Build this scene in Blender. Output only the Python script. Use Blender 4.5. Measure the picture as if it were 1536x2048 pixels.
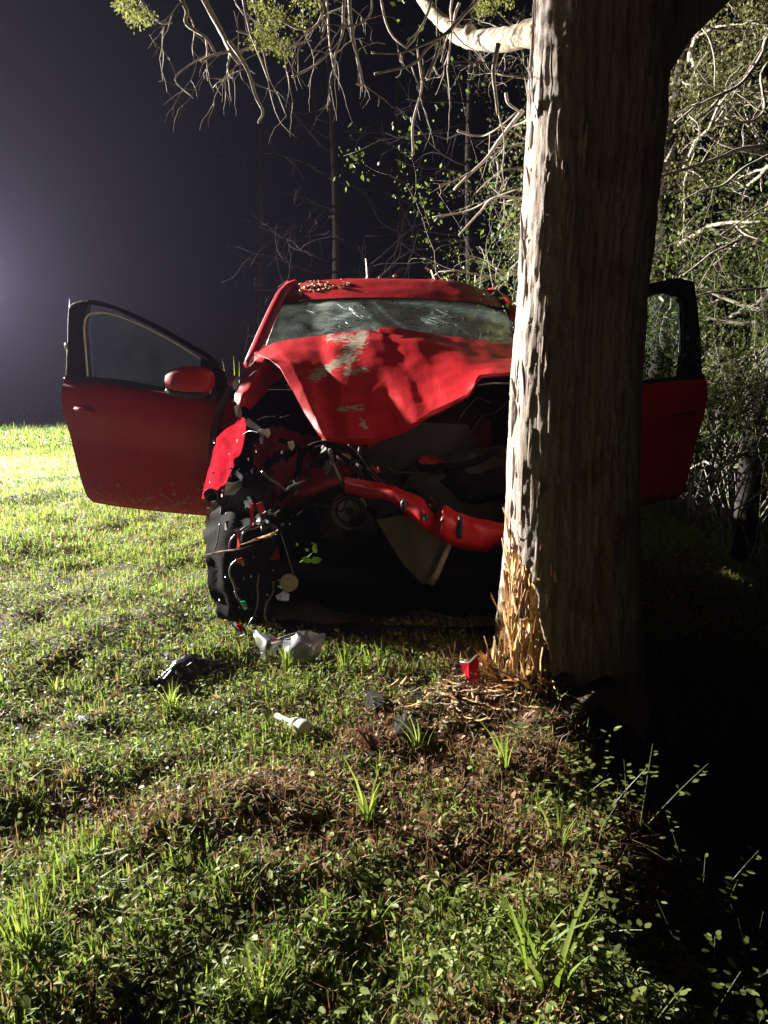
import bpy, math, random
import numpy as np
from mathutils import Vector, Matrix, noise as mn

random.seed(11)
RNG = np.random.default_rng(7)
for o in list(bpy.data.objects):
    bpy.data.objects.remove(o)
S = bpy.context.scene
C = S.collection
R = math.radians

# ------------------------------------------------------------------ camera
CAM = Vector((0, 0, 1.1)); PITCH = R(10.8); F = 1540.0
cd = bpy.data.cameras.new('camera'); cam = bpy.data.objects.new('camera', cd); C.objects.link(cam)
cam.location = CAM; cam.rotation_euler = (math.pi/2-PITCH, 0, 0)
cd.sensor_fit = 'VERTICAL'; cd.sensor_height = 24; cd.lens = 24*F/2048; cd.clip_start = .03; cd.clip_end = 400
S.camera = cam

# ------------------------------------------------------------------ night sky
w = bpy.data.worlds.new('World'); S.world = w; w.use_nodes = True
nt = w.node_tree; bg = nt.nodes['Background']
sky = nt.nodes.new('ShaderNodeTexSky'); sky.sky_type = 'NISHITA'; sky.sun_disc = False
sky.sun_elevation = R(4); sky.sun_rotation = R(-75); sky.dust_density = .3
mx = nt.nodes.new('ShaderNodeMix'); mx.data_type = 'RGBA'; mx.blend_type = 'MULTIPLY'; mx.inputs[0].default_value = 1
mx.inputs[7].default_value = (.55, .5, .9, 1)
nt.links.new(sky.outputs[0], mx.inputs[6]); nt.links.new(mx.outputs[2], bg.inputs[0])
bg.inputs[1].default_value = .0012

# ------------------------------------------------------------------ the flood lamps of the light tower, left of the view
def spot(name, loc, aim, power, col, angle, blend, radius):
    l = bpy.data.lights.new(name, 'SPOT'); l.energy = power; l.color = col
    l.spot_size = R(angle); l.spot_blend = blend; l.shadow_soft_size = radius
    o = bpy.data.objects.new(name, l); C.objects.link(o); o.location = loc
    o.rotation_euler = (Vector(aim)-Vector(loc)).to_track_quat('-Z', 'Y').to_euler()
    return o
spot('flood_lamp', (-12.0, 9.8, 4.7), (.2, 2.6, .3), 60000, (1, .95, .86), 62, .3, .16)
spot('far_flood_lamp', (-7.4, 13.2, 2.5), (.2, 5.0, 1.9), 13000, (.97, .94, 1), 118, .85, .15)

S.view_settings.view_transform = 'Standard'; S.view_settings.look = 'None'
S.view_settings.exposure = 0; S.view_settings.gamma = 1; S.view_settings.use_curve_mapping = False
S.cycles.use_denoising = True
S.cycles.max_bounces = 8; S.cycles.transparent_max_bounces = 24; S.cycles.volume_bounces = 0; S.cycles.diffuse_bounces = 1
S.cycles.sample_clamp_indirect = 4

# ------------------------------------------------------------------ helpers
def at(px, py, Y):
    """a pixel of the photograph (1536x2048) at forward distance Y -> point in the world"""
    x = (px-768)/F; y = -(py-1024)/F
    cp, sp = math.cos(PITCH), math.sin(PITCH)
    d = Vector((x, y*sp+cp, y*cp-sp))
    return CAM + d*(Y/d.y)
def on_plane(px, py, H, T):
    """pixel -> point on the upright plane through ground points H and T"""
    d = at(px, py, 1)-CAM
    n = Vector((T[1]-H[1], -(T[0]-H[0]), 0))
    t = (Vector((H[0], H[1], 0))-CAM).dot(n)/d.dot(n)
    return CAM+d*t

class MB:
    def __init__(s): s.v = []; s.f = []
    def add(s, vs, fs):
        b = len(s.v); s.v += [tuple(p) for p in vs]; s.f += [tuple(i+b for i in f) for f in fs]
    def box(s, c, size, rot=None, taper=1.0):
        c = Vector(c); h = [a/2 for a in size]; vs = []
        for z in (-1, 1):
            k = taper if z > 0 else 1
            for x, y in ((-1, -1), (1, -1), (1, 1), (-1, 1)):
                p = Vector((x*h[0]*k, y*h[1]*k, z*h[2]))
                if rot is not None: p = rot @ p
                vs.append(c+p)
        s.add(vs, [(3, 2, 1, 0), (4, 5, 6, 7), (0, 1, 5, 4), (1, 2, 6, 5), (2, 3, 7, 6), (3, 0, 4, 7)])
    def tube(s, pts, rad, n=6, flat=1.0, jit=0):
        pts = [Vector(p) for p in pts]
        if not hasattr(rad, '__len__'): rad = [rad]*len(pts)
        up = Vector((.13, .2, 1)).normalized(); b = []; rings = []
        for i, p in enumerate(pts):
            d = (pts[min(i+1, len(pts)-1)]-pts[max(i-1, 0)])
            if d.length < 1e-7: d = Vector((0, 0, 1))
            d.normalize()
            if i == 0:
                a = d.cross(up)
                if a.length < .1: a = d.cross(Vector((1, 0, 0)))
                a.normalize()
            else:
                a = a-d*a.dot(d)
                a.normalize()
            c = d.cross(a)
            for k in range(n):
                t = 2*math.pi*k/n; r = rad[i]*(1+jit*random.uniform(-1, 1))
                b.append(p+a*(math.cos(t)*r)+c*(math.sin(t)*r*flat))
        fs = []
        for i in range(len(pts)-1):
            for k in range(n):
                k2 = (k+1) % n
                fs.append((i*n+k, i*n+k2, (i+1)*n+k2, (i+1)*n+k))
        fs.append(tuple(range(n-1, -1, -1))); m = (len(pts)-1)*n; fs.append(tuple(m+k for k in range(n)))
        s.add(b, fs)
    def lathe(s, prof, c, axis, n=24):
        """prof = [(radius, along)]"""
        q = Vector(axis).to_track_quat('Z', 'Y').to_matrix(); vs = []; fs = []
        for r, a in prof:
            for k in range(n):
                t = 2*math.pi*k/n
                vs.append(Vector(c)+q@Vector((r*math.cos(t), r*math.sin(t), a)))
        for i in range(len(prof)-1):
            for k in range(n):
                k2 = (k+1) % n
                fs.append((i*n+k, i*n+k2, (i+1)*n+k2, (i+1)*n+k))
        s.add(vs, fs)
    def prism(s, poly, depth):
        """poly = points, extruded by vector depth"""
        n = len(poly); d = Vector(depth)
        s.add([Vector(p) for p in poly]+[Vector(p)+d for p in poly],
              [tuple(range(n)), tuple(range(2*n-1, n-1, -1))]+[(i, i+n, (i+1) % n+n, (i+1) % n) for i in range(n)])
    def blob(s, c, r, n=7, m=10, amp=.2, seed=0, e=1.0):
        vs = []; fs = []; c = Vector(c)
        def pw(x): return math.copysign(abs(x)**e, x)
        for i in range(n+1):
            ph = math.pi*i/n
            for k in range(m):
                t = 2*math.pi*k/m
                d = Vector((pw(math.sin(ph))*pw(math.cos(t)), pw(math.sin(ph))*pw(math.sin(t)), pw(math.cos(ph))))
                g = 1+amp*mn.noise(d*1.7+Vector((seed, seed*.7, 0)))
                vs.append(c+Vector((d.x*r[0]*g, d.y*r[1]*g, d.z*r[2]*g)))
        for i in range(n):
            for k in range(m):
                k2 = (k+1) % m
                fs.append((i*m+k, (i+1)*m+k, (i+1)*m+k2, i*m+k2))
        s.add(vs, fs)
    def build(s, name, mat, parent=None, smooth=False, ang=None):
        me = bpy.data.meshes.new(name); me.from_pydata(s.v, [], s.f); me.materials.append(mat)
        if smooth:
            me.polygons.foreach_set('use_smooth', [True]*len(me.polygons))
            if ang: me.set_sharp_from_angle(angle=R(ang))
        me.update()
        o = bpy.data.objects.new(name, me); C.objects.link(o)
        if parent is not None: put(o, parent)
        return o
def wmat(o):
    m = Matrix.LocRotScale(o.location, o.rotation_euler, o.scale)
    return m if o.parent is None else wmat(o.parent) @ o.matrix_parent_inverse @ m
def put(o, parent):
    o.parent = parent; o.matrix_parent_inverse = wmat(parent).inverted()
def tag(o, label=None, cat=None, group=None, kind=None):
    if label: o['label'] = label
    if cat: o['category'] = cat
    if group: o['group'] = group
    if kind: o['kind'] = kind
    return o
def empty(name, loc, label, cat, group=None):
    o = bpy.data.objects.new(name, None); C.objects.link(o); o.location = loc; o.empty_display_size = .1
    return tag(o, label, cat, group)

def npmesh(name, V, quads=None, tris=None, mat=None, tint=None, smooth=False, parent=None):
    me = bpy.data.meshes.new(name)
    nq = 0 if quads is None else len(quads); ntr = 0 if tris is None else len(tris)
    me.vertices.add(len(V)); me.vertices.foreach_set('co', np.asarray(V, np.float32).ravel())
    loops = []
    if nq: loops.append(np.asarray(quads, np.int32).ravel())
    if ntr: loops.append(np.asarray(tris, np.int32).ravel())
    L = np.concatenate(loops); me.loops.add(len(L)); me.loops.foreach_set('vertex_index', L)
    st = np.concatenate([np.arange(nq)*4, nq*4+np.arange(ntr)*3]).astype(np.int32)
    me.polygons.add(nq+ntr); me.polygons.foreach_set('loop_start', st)
    me.update(calc_edges=True)
    if smooth: me.polygons.foreach_set('use_smooth', np.ones(nq+ntr, bool))
    if tint is not None:
        a = me.attributes.new('tint', 'FLOAT', 'POINT'); a.data.foreach_set('value', np.asarray(tint, np.float32))
    if mat: me.materials.append(mat)
    o = bpy.data.objects.new(name, me); C.objects.link(o)
    if parent is not None: put(o, parent)
    return o

def crom(P, n):
    """Catmull-Rom of a list of rows (numpy m x k x 3) along axis 0"""
    P = np.asarray(P, float); m = len(P)
    E = np.concatenate([2*P[:1]-P[1:2], P, 2*P[-1:]-P[-2:-1]])
    out = []
    for i in range(m-1):
        p0, p1, p2, p3 = E[i], E[i+1], E[i+2], E[i+3]
        for t in np.arange(n)/n:
            out.append(.5*((2*p1)+(-p0+p2)*t+(2*p0-5*p1+4*p2-p3)*t*t+(-p0+3*p1-3*p2+p3)*t**3))
    out.append(P[-1]); return np.array(out)
def sheet(name, grid, mat, parent=None, thick=.003, sub=6, crumple=0., scale=8., world=False, ragged=0, dirt=None, back=(0, 1, 0), creases=(), sharp=0):
    G = np.array([[tuple(p) if world else tuple(at(*p)) for p in row] for row in grid], float)
    if sharp:
        lin = np.array([[ (G[i0]*(1-t)+G[i0+1]*t) for i0 in range(len(G)-1) for t in np.arange(sub)/sub]+[G[-1]]])[0]
        l2 = lin.transpose(1, 0, 2)
        lin = np.array([(l2[i]*(1-t)+l2[i+1]*t) for i in range(len(l2)-1) for t in np.arange(sub)/sub]+[l2[-1]]).transpose(1, 0, 2)
    G = crom(G, sub); G = crom(G.transpose(1, 0, 2), sub).transpose(1, 0, 2)
    if sharp: G = G*(1-sharp)+lin*sharp
    a, b = G.shape[:2]
    N = np.cross(np.gradient(G, axis=0), np.gradient(G, axis=1)); N /= np.linalg.norm(N, axis=2, keepdims=True)+1e-9
    bk = np.array(back, float); sg = np.sign((N@bk).mean()) or 1; N *= sg           # N points backwards/inwards
    for (x0, y0, x1, y1, w_, dep) in creases:           # pressed-in fold lines, V-shaped
        for i in range(a):
            for j in range(b):
                f_ = seg(project(G[i, j]), (x0, y0), (x1, y1), w_)
                if f_ > 0: G[i, j] += N[i, j]*dep*f_
    if crumple or ragged:
        for i in range(a):
            for j in range(b):
                v = Vector(G[i, j])*scale
                if crumple:
                    q = (abs(mn.noise(v))-.25)*1.3+.35*mn.noise(v*2.7)
                    G[i, j] += N[i, j]*q*crumple
                if ragged and (i in (0, a-1) or j in (0, b-1)):
                    G[i, j] += np.array(mn.noise_vector(v*5))*ragged
    V = np.concatenate([G.reshape(-1, 3), (G+N*thick).reshape(-1, 3)])
    idx = np.arange(a*b).reshape(a, b); q = np.stack([idx[:-1, :-1], idx[1:, :-1], idx[1:, 1:], idx[:-1, 1:]], -1).reshape(-1, 4)
    if sg < 0: q = q[:, ::-1]
    o_ = a*b; q2 = q[:, ::-1]+o_
    ring = np.concatenate([idx[0, :], idx[1:, -1], idx[-1, :-1][::-1], idx[1:-1, 0][::-1]]); r2 = np.roll(ring, -1)
    q3 = np.stack([ring, r2, r2+o_, ring+o_], -1)
    o = npmesh(name, V, np.concatenate([q, q2, q3]), mat=mat, parent=parent, smooth=True)
    o.data.set_sharp_from_angle(angle=R(50))
    if dirt is not None:
        at_ = o.data.attributes.new('dirt', 'FLOAT', 'POINT')
        at_.data.foreach_set('value', [dirt(p) for p in V])
    return o
def project(p):
    d = Vector(p)-CAM; cp, sp = math.cos(PITCH), math.sin(PITCH)
    z = d.y*cp-d.z*sp; y = d.y*sp+d.z*cp
    return 768+F*d.x/z, 1024-F*y/z

def seg(p, a, b, w):
    ax, ay = a; bx, by = b; px, py = p; dx, dy = bx-ax, by-ay
    t_ = max(0, min(1, ((px-ax)*dx+(py-ay)*dy)/(dx*dx+dy*dy))); d = math.hypot(px-ax-t_*dx, py-ay-t_*dy); return max(0, 1-d/w)
# 2-D value noise in numpy
_T = RNG.random((256, 256))
def vn(x, y):
    x = np.asarray(x, float); y = np.asarray(y, float)
    xi = np.floor(x).astype(int); yi = np.floor(y).astype(int); fx = x-xi; fy = y-yi
    fx = fx*fx*(3-2*fx); fy = fy*fy*(3-2*fy)
    g = lambda a, b: _T[a % 256, b % 256]
    return (g(xi, yi)*(1-fx)+g(xi+1, yi)*fx)*(1-fy)+(g(xi, yi+1)*(1-fx)+g(xi+1, yi+1)*fx)*fy

# ------------------------------------------------------------------ materials
def newmat(name):
    m = bpy.data.materials.new(name); m.use_nodes = True; return m, m.node_tree, m.node_tree.nodes['Principled BSDF']
def N_(t, k, **kw):
    n = t.nodes.new(k)
    for a, b in kw.items(): setattr(n, a, b)
    return n
def ramp(t, src, stops):
    r = N_(t, 'ShaderNodeValToRGB'); e = r.color_ramp.elements
    e[0].position = stops[0][0]; e[0].color = (*stops[0][1], 1); e[1].position = stops[-1][0]; e[1].color = (*stops[-1][1], 1)
    for p, c in stops[1:-1]:
        k = e.new(p); k.color = (*c, 1)
    t.links.new(src, r.inputs[0]); return r
def tex(t, scale, detail=6, rough=.6, vec=None, stretch=None):
    n = N_(t, 'ShaderNodeTexNoise'); n.inputs['Scale'].default_value = scale; n.inputs['Detail'].default_value = detail; n.inputs['Roughness'].default_value = rough
    tc = N_(t, 'ShaderNodeTexCoord'); src = tc.outputs['Object']
    if stretch:
        mp = N_(t, 'ShaderNodeMapping'); mp.inputs['Scale'].default_value = stretch; t.links.new(src, mp.inputs[0]); src = mp.outputs[0]
    t.links.new(src, n.inputs['Vector']); return n
def bump(t, src, bsdf, strength=.4, dist=.01):
    b = N_(t, 'ShaderNodeBump'); b.inputs['Strength'].default_value = strength; b.inputs['Distance'].default_value = dist
    t.links.new(src, b.inputs['Height']); t.links.new(b.outputs[0], bsdf.inputs['Normal']); return b
def mat(name, c1, c2=None, rough=.6, scale=30, metal=0, bmp=.3, dist=.004, spec=.5, stretch=None, coat=0, lo=.35, hi=.65):
    m, t, b = newmat(name); c2 = c2 or tuple(x*.6 for x in c1)
    n = tex(t, scale, stretch=stretch); r = ramp(t, n.outputs[0], [(lo, c1), (hi, c2)])
    t.links.new(r.outputs[0], b.inputs['Base Color']); b.inputs['Roughness'].default_value = rough; b.inputs['Metallic'].default_value = metal
    b.inputs['Specular IOR Level'].default_value = spec; b.inputs['Coat Weight'].default_value = coat
    if bmp: bump(t, n.outputs[0], b, bmp, dist)
    return m
def leafmat(name, stops, trans=.45, rough=.45):
    m, t, b = newmat(name); a = N_(t, 'ShaderNodeAttribute', attribute_name='tint')
    r = ramp(t, a.outputs['Fac'], stops); t.links.new(r.outputs[0], b.inputs['Base Color']); b.inputs['Roughness'].default_value = rough
    b.inputs['Specular IOR Level'].default_value = .2
    tr = N_(t, 'ShaderNodeBsdfTranslucent'); t.links.new(r.outputs[0], tr.inputs[0])
    mxs = N_(t, 'ShaderNodeMixShader'); mxs.inputs[0].default_value = trans
    t.links.new(b.outputs[0], mxs.inputs[1]); t.links.new(tr.outputs[0], mxs.inputs[2]); t.links.new(mxs.outputs[0], t.nodes['Material Output'].inputs[0])
    return m

def paint_mat(name='red_car_paint', spec=.32, coat=.22):
    m, t, b = newmat(name); b.inputs['Specular IOR Level'].default_value = spec
    a = N_(t, 'ShaderNodeAttribute', attribute_name='dirt')
    big = tex(t, 14, 8, .65); fine = tex(t, 160, 4, .7); streak = tex(t, 30, 6, .7, stretch=(1.2, 1, 3.2))
    base = ramp(t, big.outputs[0], [(.3, (.38, .004, .010)), (.7, (.44, .008, .013))])
    # road dust
    dust = ramp(t, big.outputs[0], [(.5, (0, 0, 0)), (.8, (.35, .35, .35))])
    fd = ramp(t, fine.outputs[0], [(.68, (0, 0, 0)), (.78, (.7, .7, .7))])
    add = N_(t, 'ShaderNodeMath', operation='ADD'); t.links.new(dust.outputs[0], add.inputs[0]); t.links.new(fd.outputs[0], add.inputs[1])
    ms = N_(t, 'ShaderNodeMath', operation='MULTIPLY'); ms.inputs[1].default_value = .16; t.links.new(add.outputs[0], ms.inputs[0])
    c1 = N_(t, 'ShaderNodeMix', data_type='RGBA'); c1.inputs[7].default_value = (.16, .06, .04, 1)
    t.links.new(ms.outputs[0], c1.inputs[0]); t.links.new(base.outputs[0], c1.inputs[6])
    # scraped bark and mud, shaped by the attribute and broken up by streaky noise
    s1 = N_(t, 'ShaderNodeMath', operation='SUBTRACT'); s1.inputs[1].default_value = .5; t.links.new(streak.outputs[0], s1.inputs[0])
    s2 = N_(t, 'ShaderNodeMath', operation='MULTIPLY_ADD'); s2.inputs[1].default_value = 2.4; t.links.new(s1.outputs[0], s2.inputs[0]); t.links.new(a.outputs['Fac'], s2.inputs[2])
    s3 = N_(t, 'ShaderNodeMath', operation='MULTIPLY'); t.links.new(s2.outputs[0], s3.inputs[0])
    g = N_(t, 'ShaderNodeMath', operation='GREATER_THAN'); g.inputs[1].default_value = .03; t.links.new(a.outputs['Fac'], g.inputs[0]); t.links.new(g.outputs[0], s3.inputs[1])
    s4 = ramp(t, s3.outputs[0], [(.42, (0, 0, 0)), (.55, (1, 1, 1))])
    mud = ramp(t, streak.outputs[0], [(.2, (.12, .09, .07)), (.6, (.33, .27, .2))])
    c2 = N_(t, 'ShaderNodeMix', data_type='RGBA'); t.links.new(s4.outputs[0], c2.inputs[0]); t.links.new(c1.outputs[2], c2.inputs[6]); t.links.new(mud.outputs[0], c2.inputs[7])
    if name.startswith('dusty'):  # the flap's red is darkened here to hold back its lit glare
        for e in base.color_ramp.elements: e.color = (e.color[0]*.62, e.color[1]*1.5, e.color[2]*1.5, 1)
    t.links.new(c2.outputs[2], b.inputs['Base Color'])
    rr = ramp(t, s4.outputs[0], [(0, (.5,)*3), (1, (.85,)*3)]); t.links.new(rr.outputs[0], b.inputs['Roughness'])
    cc = ramp(t, s4.outputs[0], [(0, (coat,)*3), (1, (0,)*3)]); t.links.new(cc.outputs[0], b.inputs['Coat Weight'])
    b.inputs['Coat Roughness'].default_value = .28
    bump(t, big.outputs[0], b, .25, .012)
    return m
PAINT = paint_mat()
DIMPAINT = paint_mat('dusty_dimmed_red', 0, 0)  # darker, sheenless copy of the car red, tones down lamplight on the flap
INNERRED = mat('red_inner_metal', (.36, .012, .018), (.16, .03, .025), .5, 22, bmp=.5, lo=.3, hi=.75)
BLACK = mat('black_plastic', (.010, .010, .012), (.018, .018, .018), .5, 60, bmp=.35)
MATTE = mat('matt_black_underbody', (.005, .005, .006), (.009, .008, .008), .85, 40, bmp=.4, spec=.12)
GLOSSBLACK = mat('gloss_black_trim', (.012, .012, .015), (.02, .02, .022), .28, 30, bmp=.1)
RUBBER = mat('tyre_rubber', (.008, .008, .008), (.016, .015, .014), .85, 50, bmp=.5)
STEEL = mat('dull_steel', (.32, .31, .3), (.16, .14, .13), .5, 40, metal=.5, bmp=.4)
DARKSTEEL = mat('oily_engine_metal', (.018, .017, .016), (.009, .008, .008), .7, 18, metal=.2, bmp=.6)
STEELD = mat('dim_bare_metal', (.12, .11, .10), (.05, .04, .035), .5, 30, metal=.3, bmp=.5)
CHROME = mat('bright_trim', (.7, .7, .72), (.55, .55, .58), .25, 50, metal=.9, bmp=.05)
SATIN = mat('satin_trim', (.75, .78, .72), (.62, .65, .6), .4, 50, metal=.25, bmp=.05)
SILVER = mat('silver_plastic', (.42, .42, .46), (.2, .2, .23), .35, 12, metal=.3, bmp=.15)
WHITE = mat('white_plastic', (.72, .71, .66), (.5, .48, .42), .5, 30, bmp=.2)
TAN = mat('tan_cap', (.30, .24, .17), (.2, .16, .11), .6, 60, bmp=.3)
SEAT = mat('grey_seat_cloth', (.10, .10, .095), (.06, .06, .06), .9, 200, bmp=.3)
GREENPL = mat('green_clip', (.05, .45, .16), (.03, .3, .1), .4, 30, bmp=0)
BEIGE = mat('pale_headliner', (.5, .52, .47), (.4, .42, .38), .9, 100, bmp=.2)
WIRE = mat('shiny_wire_loom', (.16, .16, .17), (.07, .07, .08), .22, 90, metal=.2, bmp=.3)
REDPL = mat('red_lens_plastic', (.45, .01, .02), (.3, .01, .02), .2, 30, bmp=.1)

def wood_mat():
    m, t, b = newmat('fresh_torn_wood')
    n = tex(t, 26, 8, .65, stretch=(3, 3, .35)); r = ramp(t, n.outputs[0], [(.28, (.22, .09, .04)), (.42, (.64, .35, .14)), (.6, (.86, .60, .30)), (.8, (.90, .72, .44))])
    t.links.new(r.outputs[0], b.inputs['Base Color']); b.inputs['Roughness'].default_value = .8; bump(t, n.outputs[0], b, .8, .01); return m
WOOD = wood_mat()
OLDWOOD = mat('brown_torn_wood', (.34, .17, .08), (.12, .05, .03), .9, 40, bmp=.8)
def bark_mat():
    m, t, b = newmat('grey_fibrous_bark')
    n = tex(t, 34, 10, .75, stretch=(2.6, 2.6, .6)); n2 = tex(t, 9, 6, .6, stretch=(1, 1, .5)); n3 = tex(t, 90, 4, .6, stretch=(1, 1, .8))
    r = ramp(t, n.outputs[0], [(.26, (.10, .075, .06)), (.40, (.31, .26, .225)), (.7, (.46, .395, .355))])
    r2 = ramp(t, n2.outputs[0], [(.3, (.5, .36, .28)), (.5, (1, 1, 1)), (.75, (1, .97, .92))])
    mm = N_(t, 'ShaderNodeMix', data_type='RGBA', blend_type='MULTIPLY'); mm.inputs[0].default_value = .8
    t.links.new(r.outputs[0], mm.inputs[6]); t.links.new(r2.outputs[0], mm.inputs[7])
    at_ = N_(t, 'ShaderNodeAttribute', attribute_name='wood'); wn = tex(t, 24, 8, .65, stretch=(3, 3, .35))
    wr = ramp(t, wn.outputs[0], [(.28, (.22, .09, .04)), (.42, (.64, .35, .14)), (.6, (.86, .60, .30)), (.8, (.90, .72, .44))])
    m2 = N_(t, 'ShaderNodeMix', data_type='RGBA'); t.links.new(at_.outputs['Fac'], m2.inputs[0]); t.links.new(mm.outputs[2], m2.inputs[6]); t.links.new(wr.outputs[0], m2.inputs[7])
    t.links.new(m2.outputs[2], b.inputs['Base Color']); b.inputs['Roughness'].default_value = .9; b.inputs['Specular IOR Level'].default_value = .2
    ad = N_(t, 'ShaderNodeMath', operation='MULTIPLY_ADD'); ad.inputs[1].default_value = .35; t.links.new(n3.outputs[0], ad.inputs[0]); t.links.new(n.outputs[0], ad.inputs[2])
    bump(t, ad.outputs[0], b, .9, .012); return m
BARK = bark_mat()
TWIG = mat('pale_dead_twig', (.42, .38, .31), (.24, .20, .16), .85, 60, bmp=.4)
BRANCH = mat('pale_branch_bark', (.50, .43, .30), (.20, .17, .12), .85, 26, bmp=1, dist=.012, stretch=(.4, 2, 2))
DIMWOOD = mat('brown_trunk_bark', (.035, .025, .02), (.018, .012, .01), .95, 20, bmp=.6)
def ground_mat():
    m, t, b = newmat('brown_soil_and_thatch')
    n = tex(t, 5, 8, .65); n2 = tex(t, 60, 8, .75)
    r = ramp(t, n2.outputs[0], [(.3, (.03, .02, .012)), (.5, (.085, .06, .035)), (.68, (.19, .14, .085)), (.8, (.28, .2, .12))])
    r2 = ramp(t, n.outputs[0], [(.35, (.55, .75, .35)), (.6, (1, .82, .65))])
    mm = N_(t, 'ShaderNodeMix', data_type='RGBA', blend_type='MULTIPLY'); mm.inputs[0].default_value = .75
    t.links.new(r.outputs[0], mm.inputs[6]); t.links.new(r2.outputs[0], mm.inputs[7]); t.links.new(mm.outputs[2], b.inputs['Base Color'])
    b.inputs['Roughness'].default_value = .95; bump(t, n2.outputs[0], b, 1, .03)
    tc = N_(t, 'ShaderNodeTexCoord'); sx = N_(t, 'ShaderNodeSeparateXYZ'); t.links.new(tc.outputs['Object'], sx.inputs[0])
    mr = N_(t, 'ShaderNodeMapRange'); mr.inputs[1].default_value = 4; mr.inputs[2].default_value = 9; t.links.new(sx.outputs[1], mr.inputs[0])
    gr = ramp(t, n2.outputs[0], [(.3, (.05, .09, .02)), (.7, (.15, .22, .05))])
    m3 = N_(t, 'ShaderNodeMix', data_type='RGBA'); t.links.new(mr.outputs[0], m3.inputs[0]); t.links.new(mm.outputs[2], m3.inputs[6]); t.links.new(gr.outputs[0], m3.inputs[7]); t.links.new(m3.outputs[2], b.inputs['Base Color'])
    return m
GROUND = ground_mat()
GRASS = leafmat('grass_blades', [(0, (.26, .17, .07)), (.26, (.25, .21, .07)), (.34, (.12, .18, .028)), (.7, (.22, .31, .042)), (.95, (.31, .37, .07)), (1, (.36, .44, .08))], .48, .55)
CLOVER = leafmat('small_weed_leaves', [(0, (.10, .12, .035)), (.6, (.19, .23, .06)), (1, (.32, .37, .12))], .4, .55)
STRAW = leafmat('dead_straw_and_leaves', [(0, (.10, .05, .025)), (.4, (.26, .15, .075)), (.75, (.38, .25, .13)), (1, (.46, .34, .21))], .3, .6)
CEDAR = leafmat('cedar_foliage', [(0, (.03, .036, .012)), (.5, (.085, .085, .026)), (1, (.17, .165, .055))], .35, .6)
SHRUB = leafmat('shrub_leaves', [(0, (.03, .045, .01)), (.5, (.075, .11, .022)), (1, (.16, .21, .05))], .45, .45)

def glass_mat(name, tintc, trans, dif, rough=.08):
    m, t, b = newmat(name); out = t.nodes['Material Output']
    tp = N_(t, 'ShaderNodeBsdfTransparent'); tp.inputs[0].default_value = (*tintc, 1)
    gl = N_(t, 'ShaderNodeBsdfGlossy'); gl.inputs['Roughness'].default_value = rough; gl.inputs[0].default_value = (.9, .95, .92, 1)
    df = N_(t, 'ShaderNodeBsdfDiffuse'); df.inputs[0].default_value = (.62, .70, .64, 1)
    tl = N_(t, 'ShaderNodeBsdfTranslucent'); tl.inputs[0].default_value = (.62, .70, .64, 1)
    d2 = N_(t, 'ShaderNodeMixShader'); d2.inputs[0].default_value = .5; t.links.new(df.outputs[0], d2.inputs[1]); t.links.new(tl.outputs[0], d2.inputs[2])
    fr = N_(t, 'ShaderNodeFresnel'); fr.inputs[0].default_value = 1.45
    a = N_(t, 'ShaderNodeMixShader'); t.links.new(fr.outputs[0], a.inputs[0]); t.links.new(tp.outputs[0], a.inputs[1]); t.links.new(gl.outputs[0], a.inputs[2])
    n = tex(t, 7, 6, .7); r = ramp(t, n.outputs[0], [(.35, (dif*.35,)*3), (.7, (min(1, dif*1.9),)*3)])
    c = N_(t, 'ShaderNodeMixShader'); t.links.new(r.outputs[0], c.inputs[0]); t.links.new(a.outputs[0], c.inputs[1]); t.links.new(d2.outputs[0], c.inputs[2])
    t.links.new(c.outputs[0], out.inputs[0]); return m
STEMG = mat('green_stem', (.12, .16, .05), (.08, .10, .03), .6, 50, bmp=0)
WSHIELD = glass_mat('cracked_windshield_glass', (.75, .83, .78), .5, .55)
SIDEGLASS = glass_mat('side_window_glass', (.75, .8, .8), .8, .006)
CRACK = mat('crushed_glass_crack', (.5, .6, .57), (.3, .4, .38), .35, 60, bmp=0)

# ------------------------------------------------------------------ ground
def sstep(t): t = np.clip(t, 0, 1); return t*t*(3-2*t)
EY = [-50, .6, 1.0, 1.33, 1.6, 1.84, 2.1, 2.4, 2.8, 3.2, 4, 20, 150]; EX = [.25, .25, .27, .31, .40, .46, .42, .52, 1.0, 1.4, 1.8, 4, 30]
def hgt(x, y):
    x = np.asarray(x, float); y = np.asarray(y, float)
    z = -.80*sstep((x-np.interp(y, EY, EX))/1.0)
    f = np.clip(y-12, 0, 10); z = z+.12*sstep((y-7)/7)*sstep((-x-1)/3)-.0045*f*f-.09*np.clip(y-22, 0, None)
    near = np.clip(1.4-np.hypot(x, y-2)/12, .3, 1)
    z = z+near*(.07*(vn(x*1.7+9, y*1.7)-.5)+.055*(vn(x*6, y*6+3)-.5)+.028*(vn(x*17, y*17)-.5))
    # root swell and a torn-up mound at the trunk
    z = z+.10*np.exp(-((x-.72)**2+(y-2.62)**2)/.14)+.03*np.exp(-((x-.25)**2+(y-2.55)**2)/.08)
    return z
def gz(x, y): return float(hgt(x, y))
u = np.linspace(-1, 1, 330); xs = 1.6*np.sinh(u*5.0)/np.sinh(1)*.93
vv = np.linspace(0, 1, 380); ys = -4+5*vv+1.2*np.sinh(vv*5.35)
X, Y = np.meshgrid(xs, ys); Z = hgt(X, Y)
a, b = X.shape; idx = np.arange(a*b).reshape(a, b)
q = np.stack([idx[:-1, :-1], idx[:-1, 1:], idx[1:, 1:], idx[1:, :-1]], -1).reshape(-1, 4)
g = npmesh('ground', np.stack([X, Y, Z], -1).reshape(-1, 3), q, mat=GROUND, smooth=True); tag(g, kind='structure')

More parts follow.
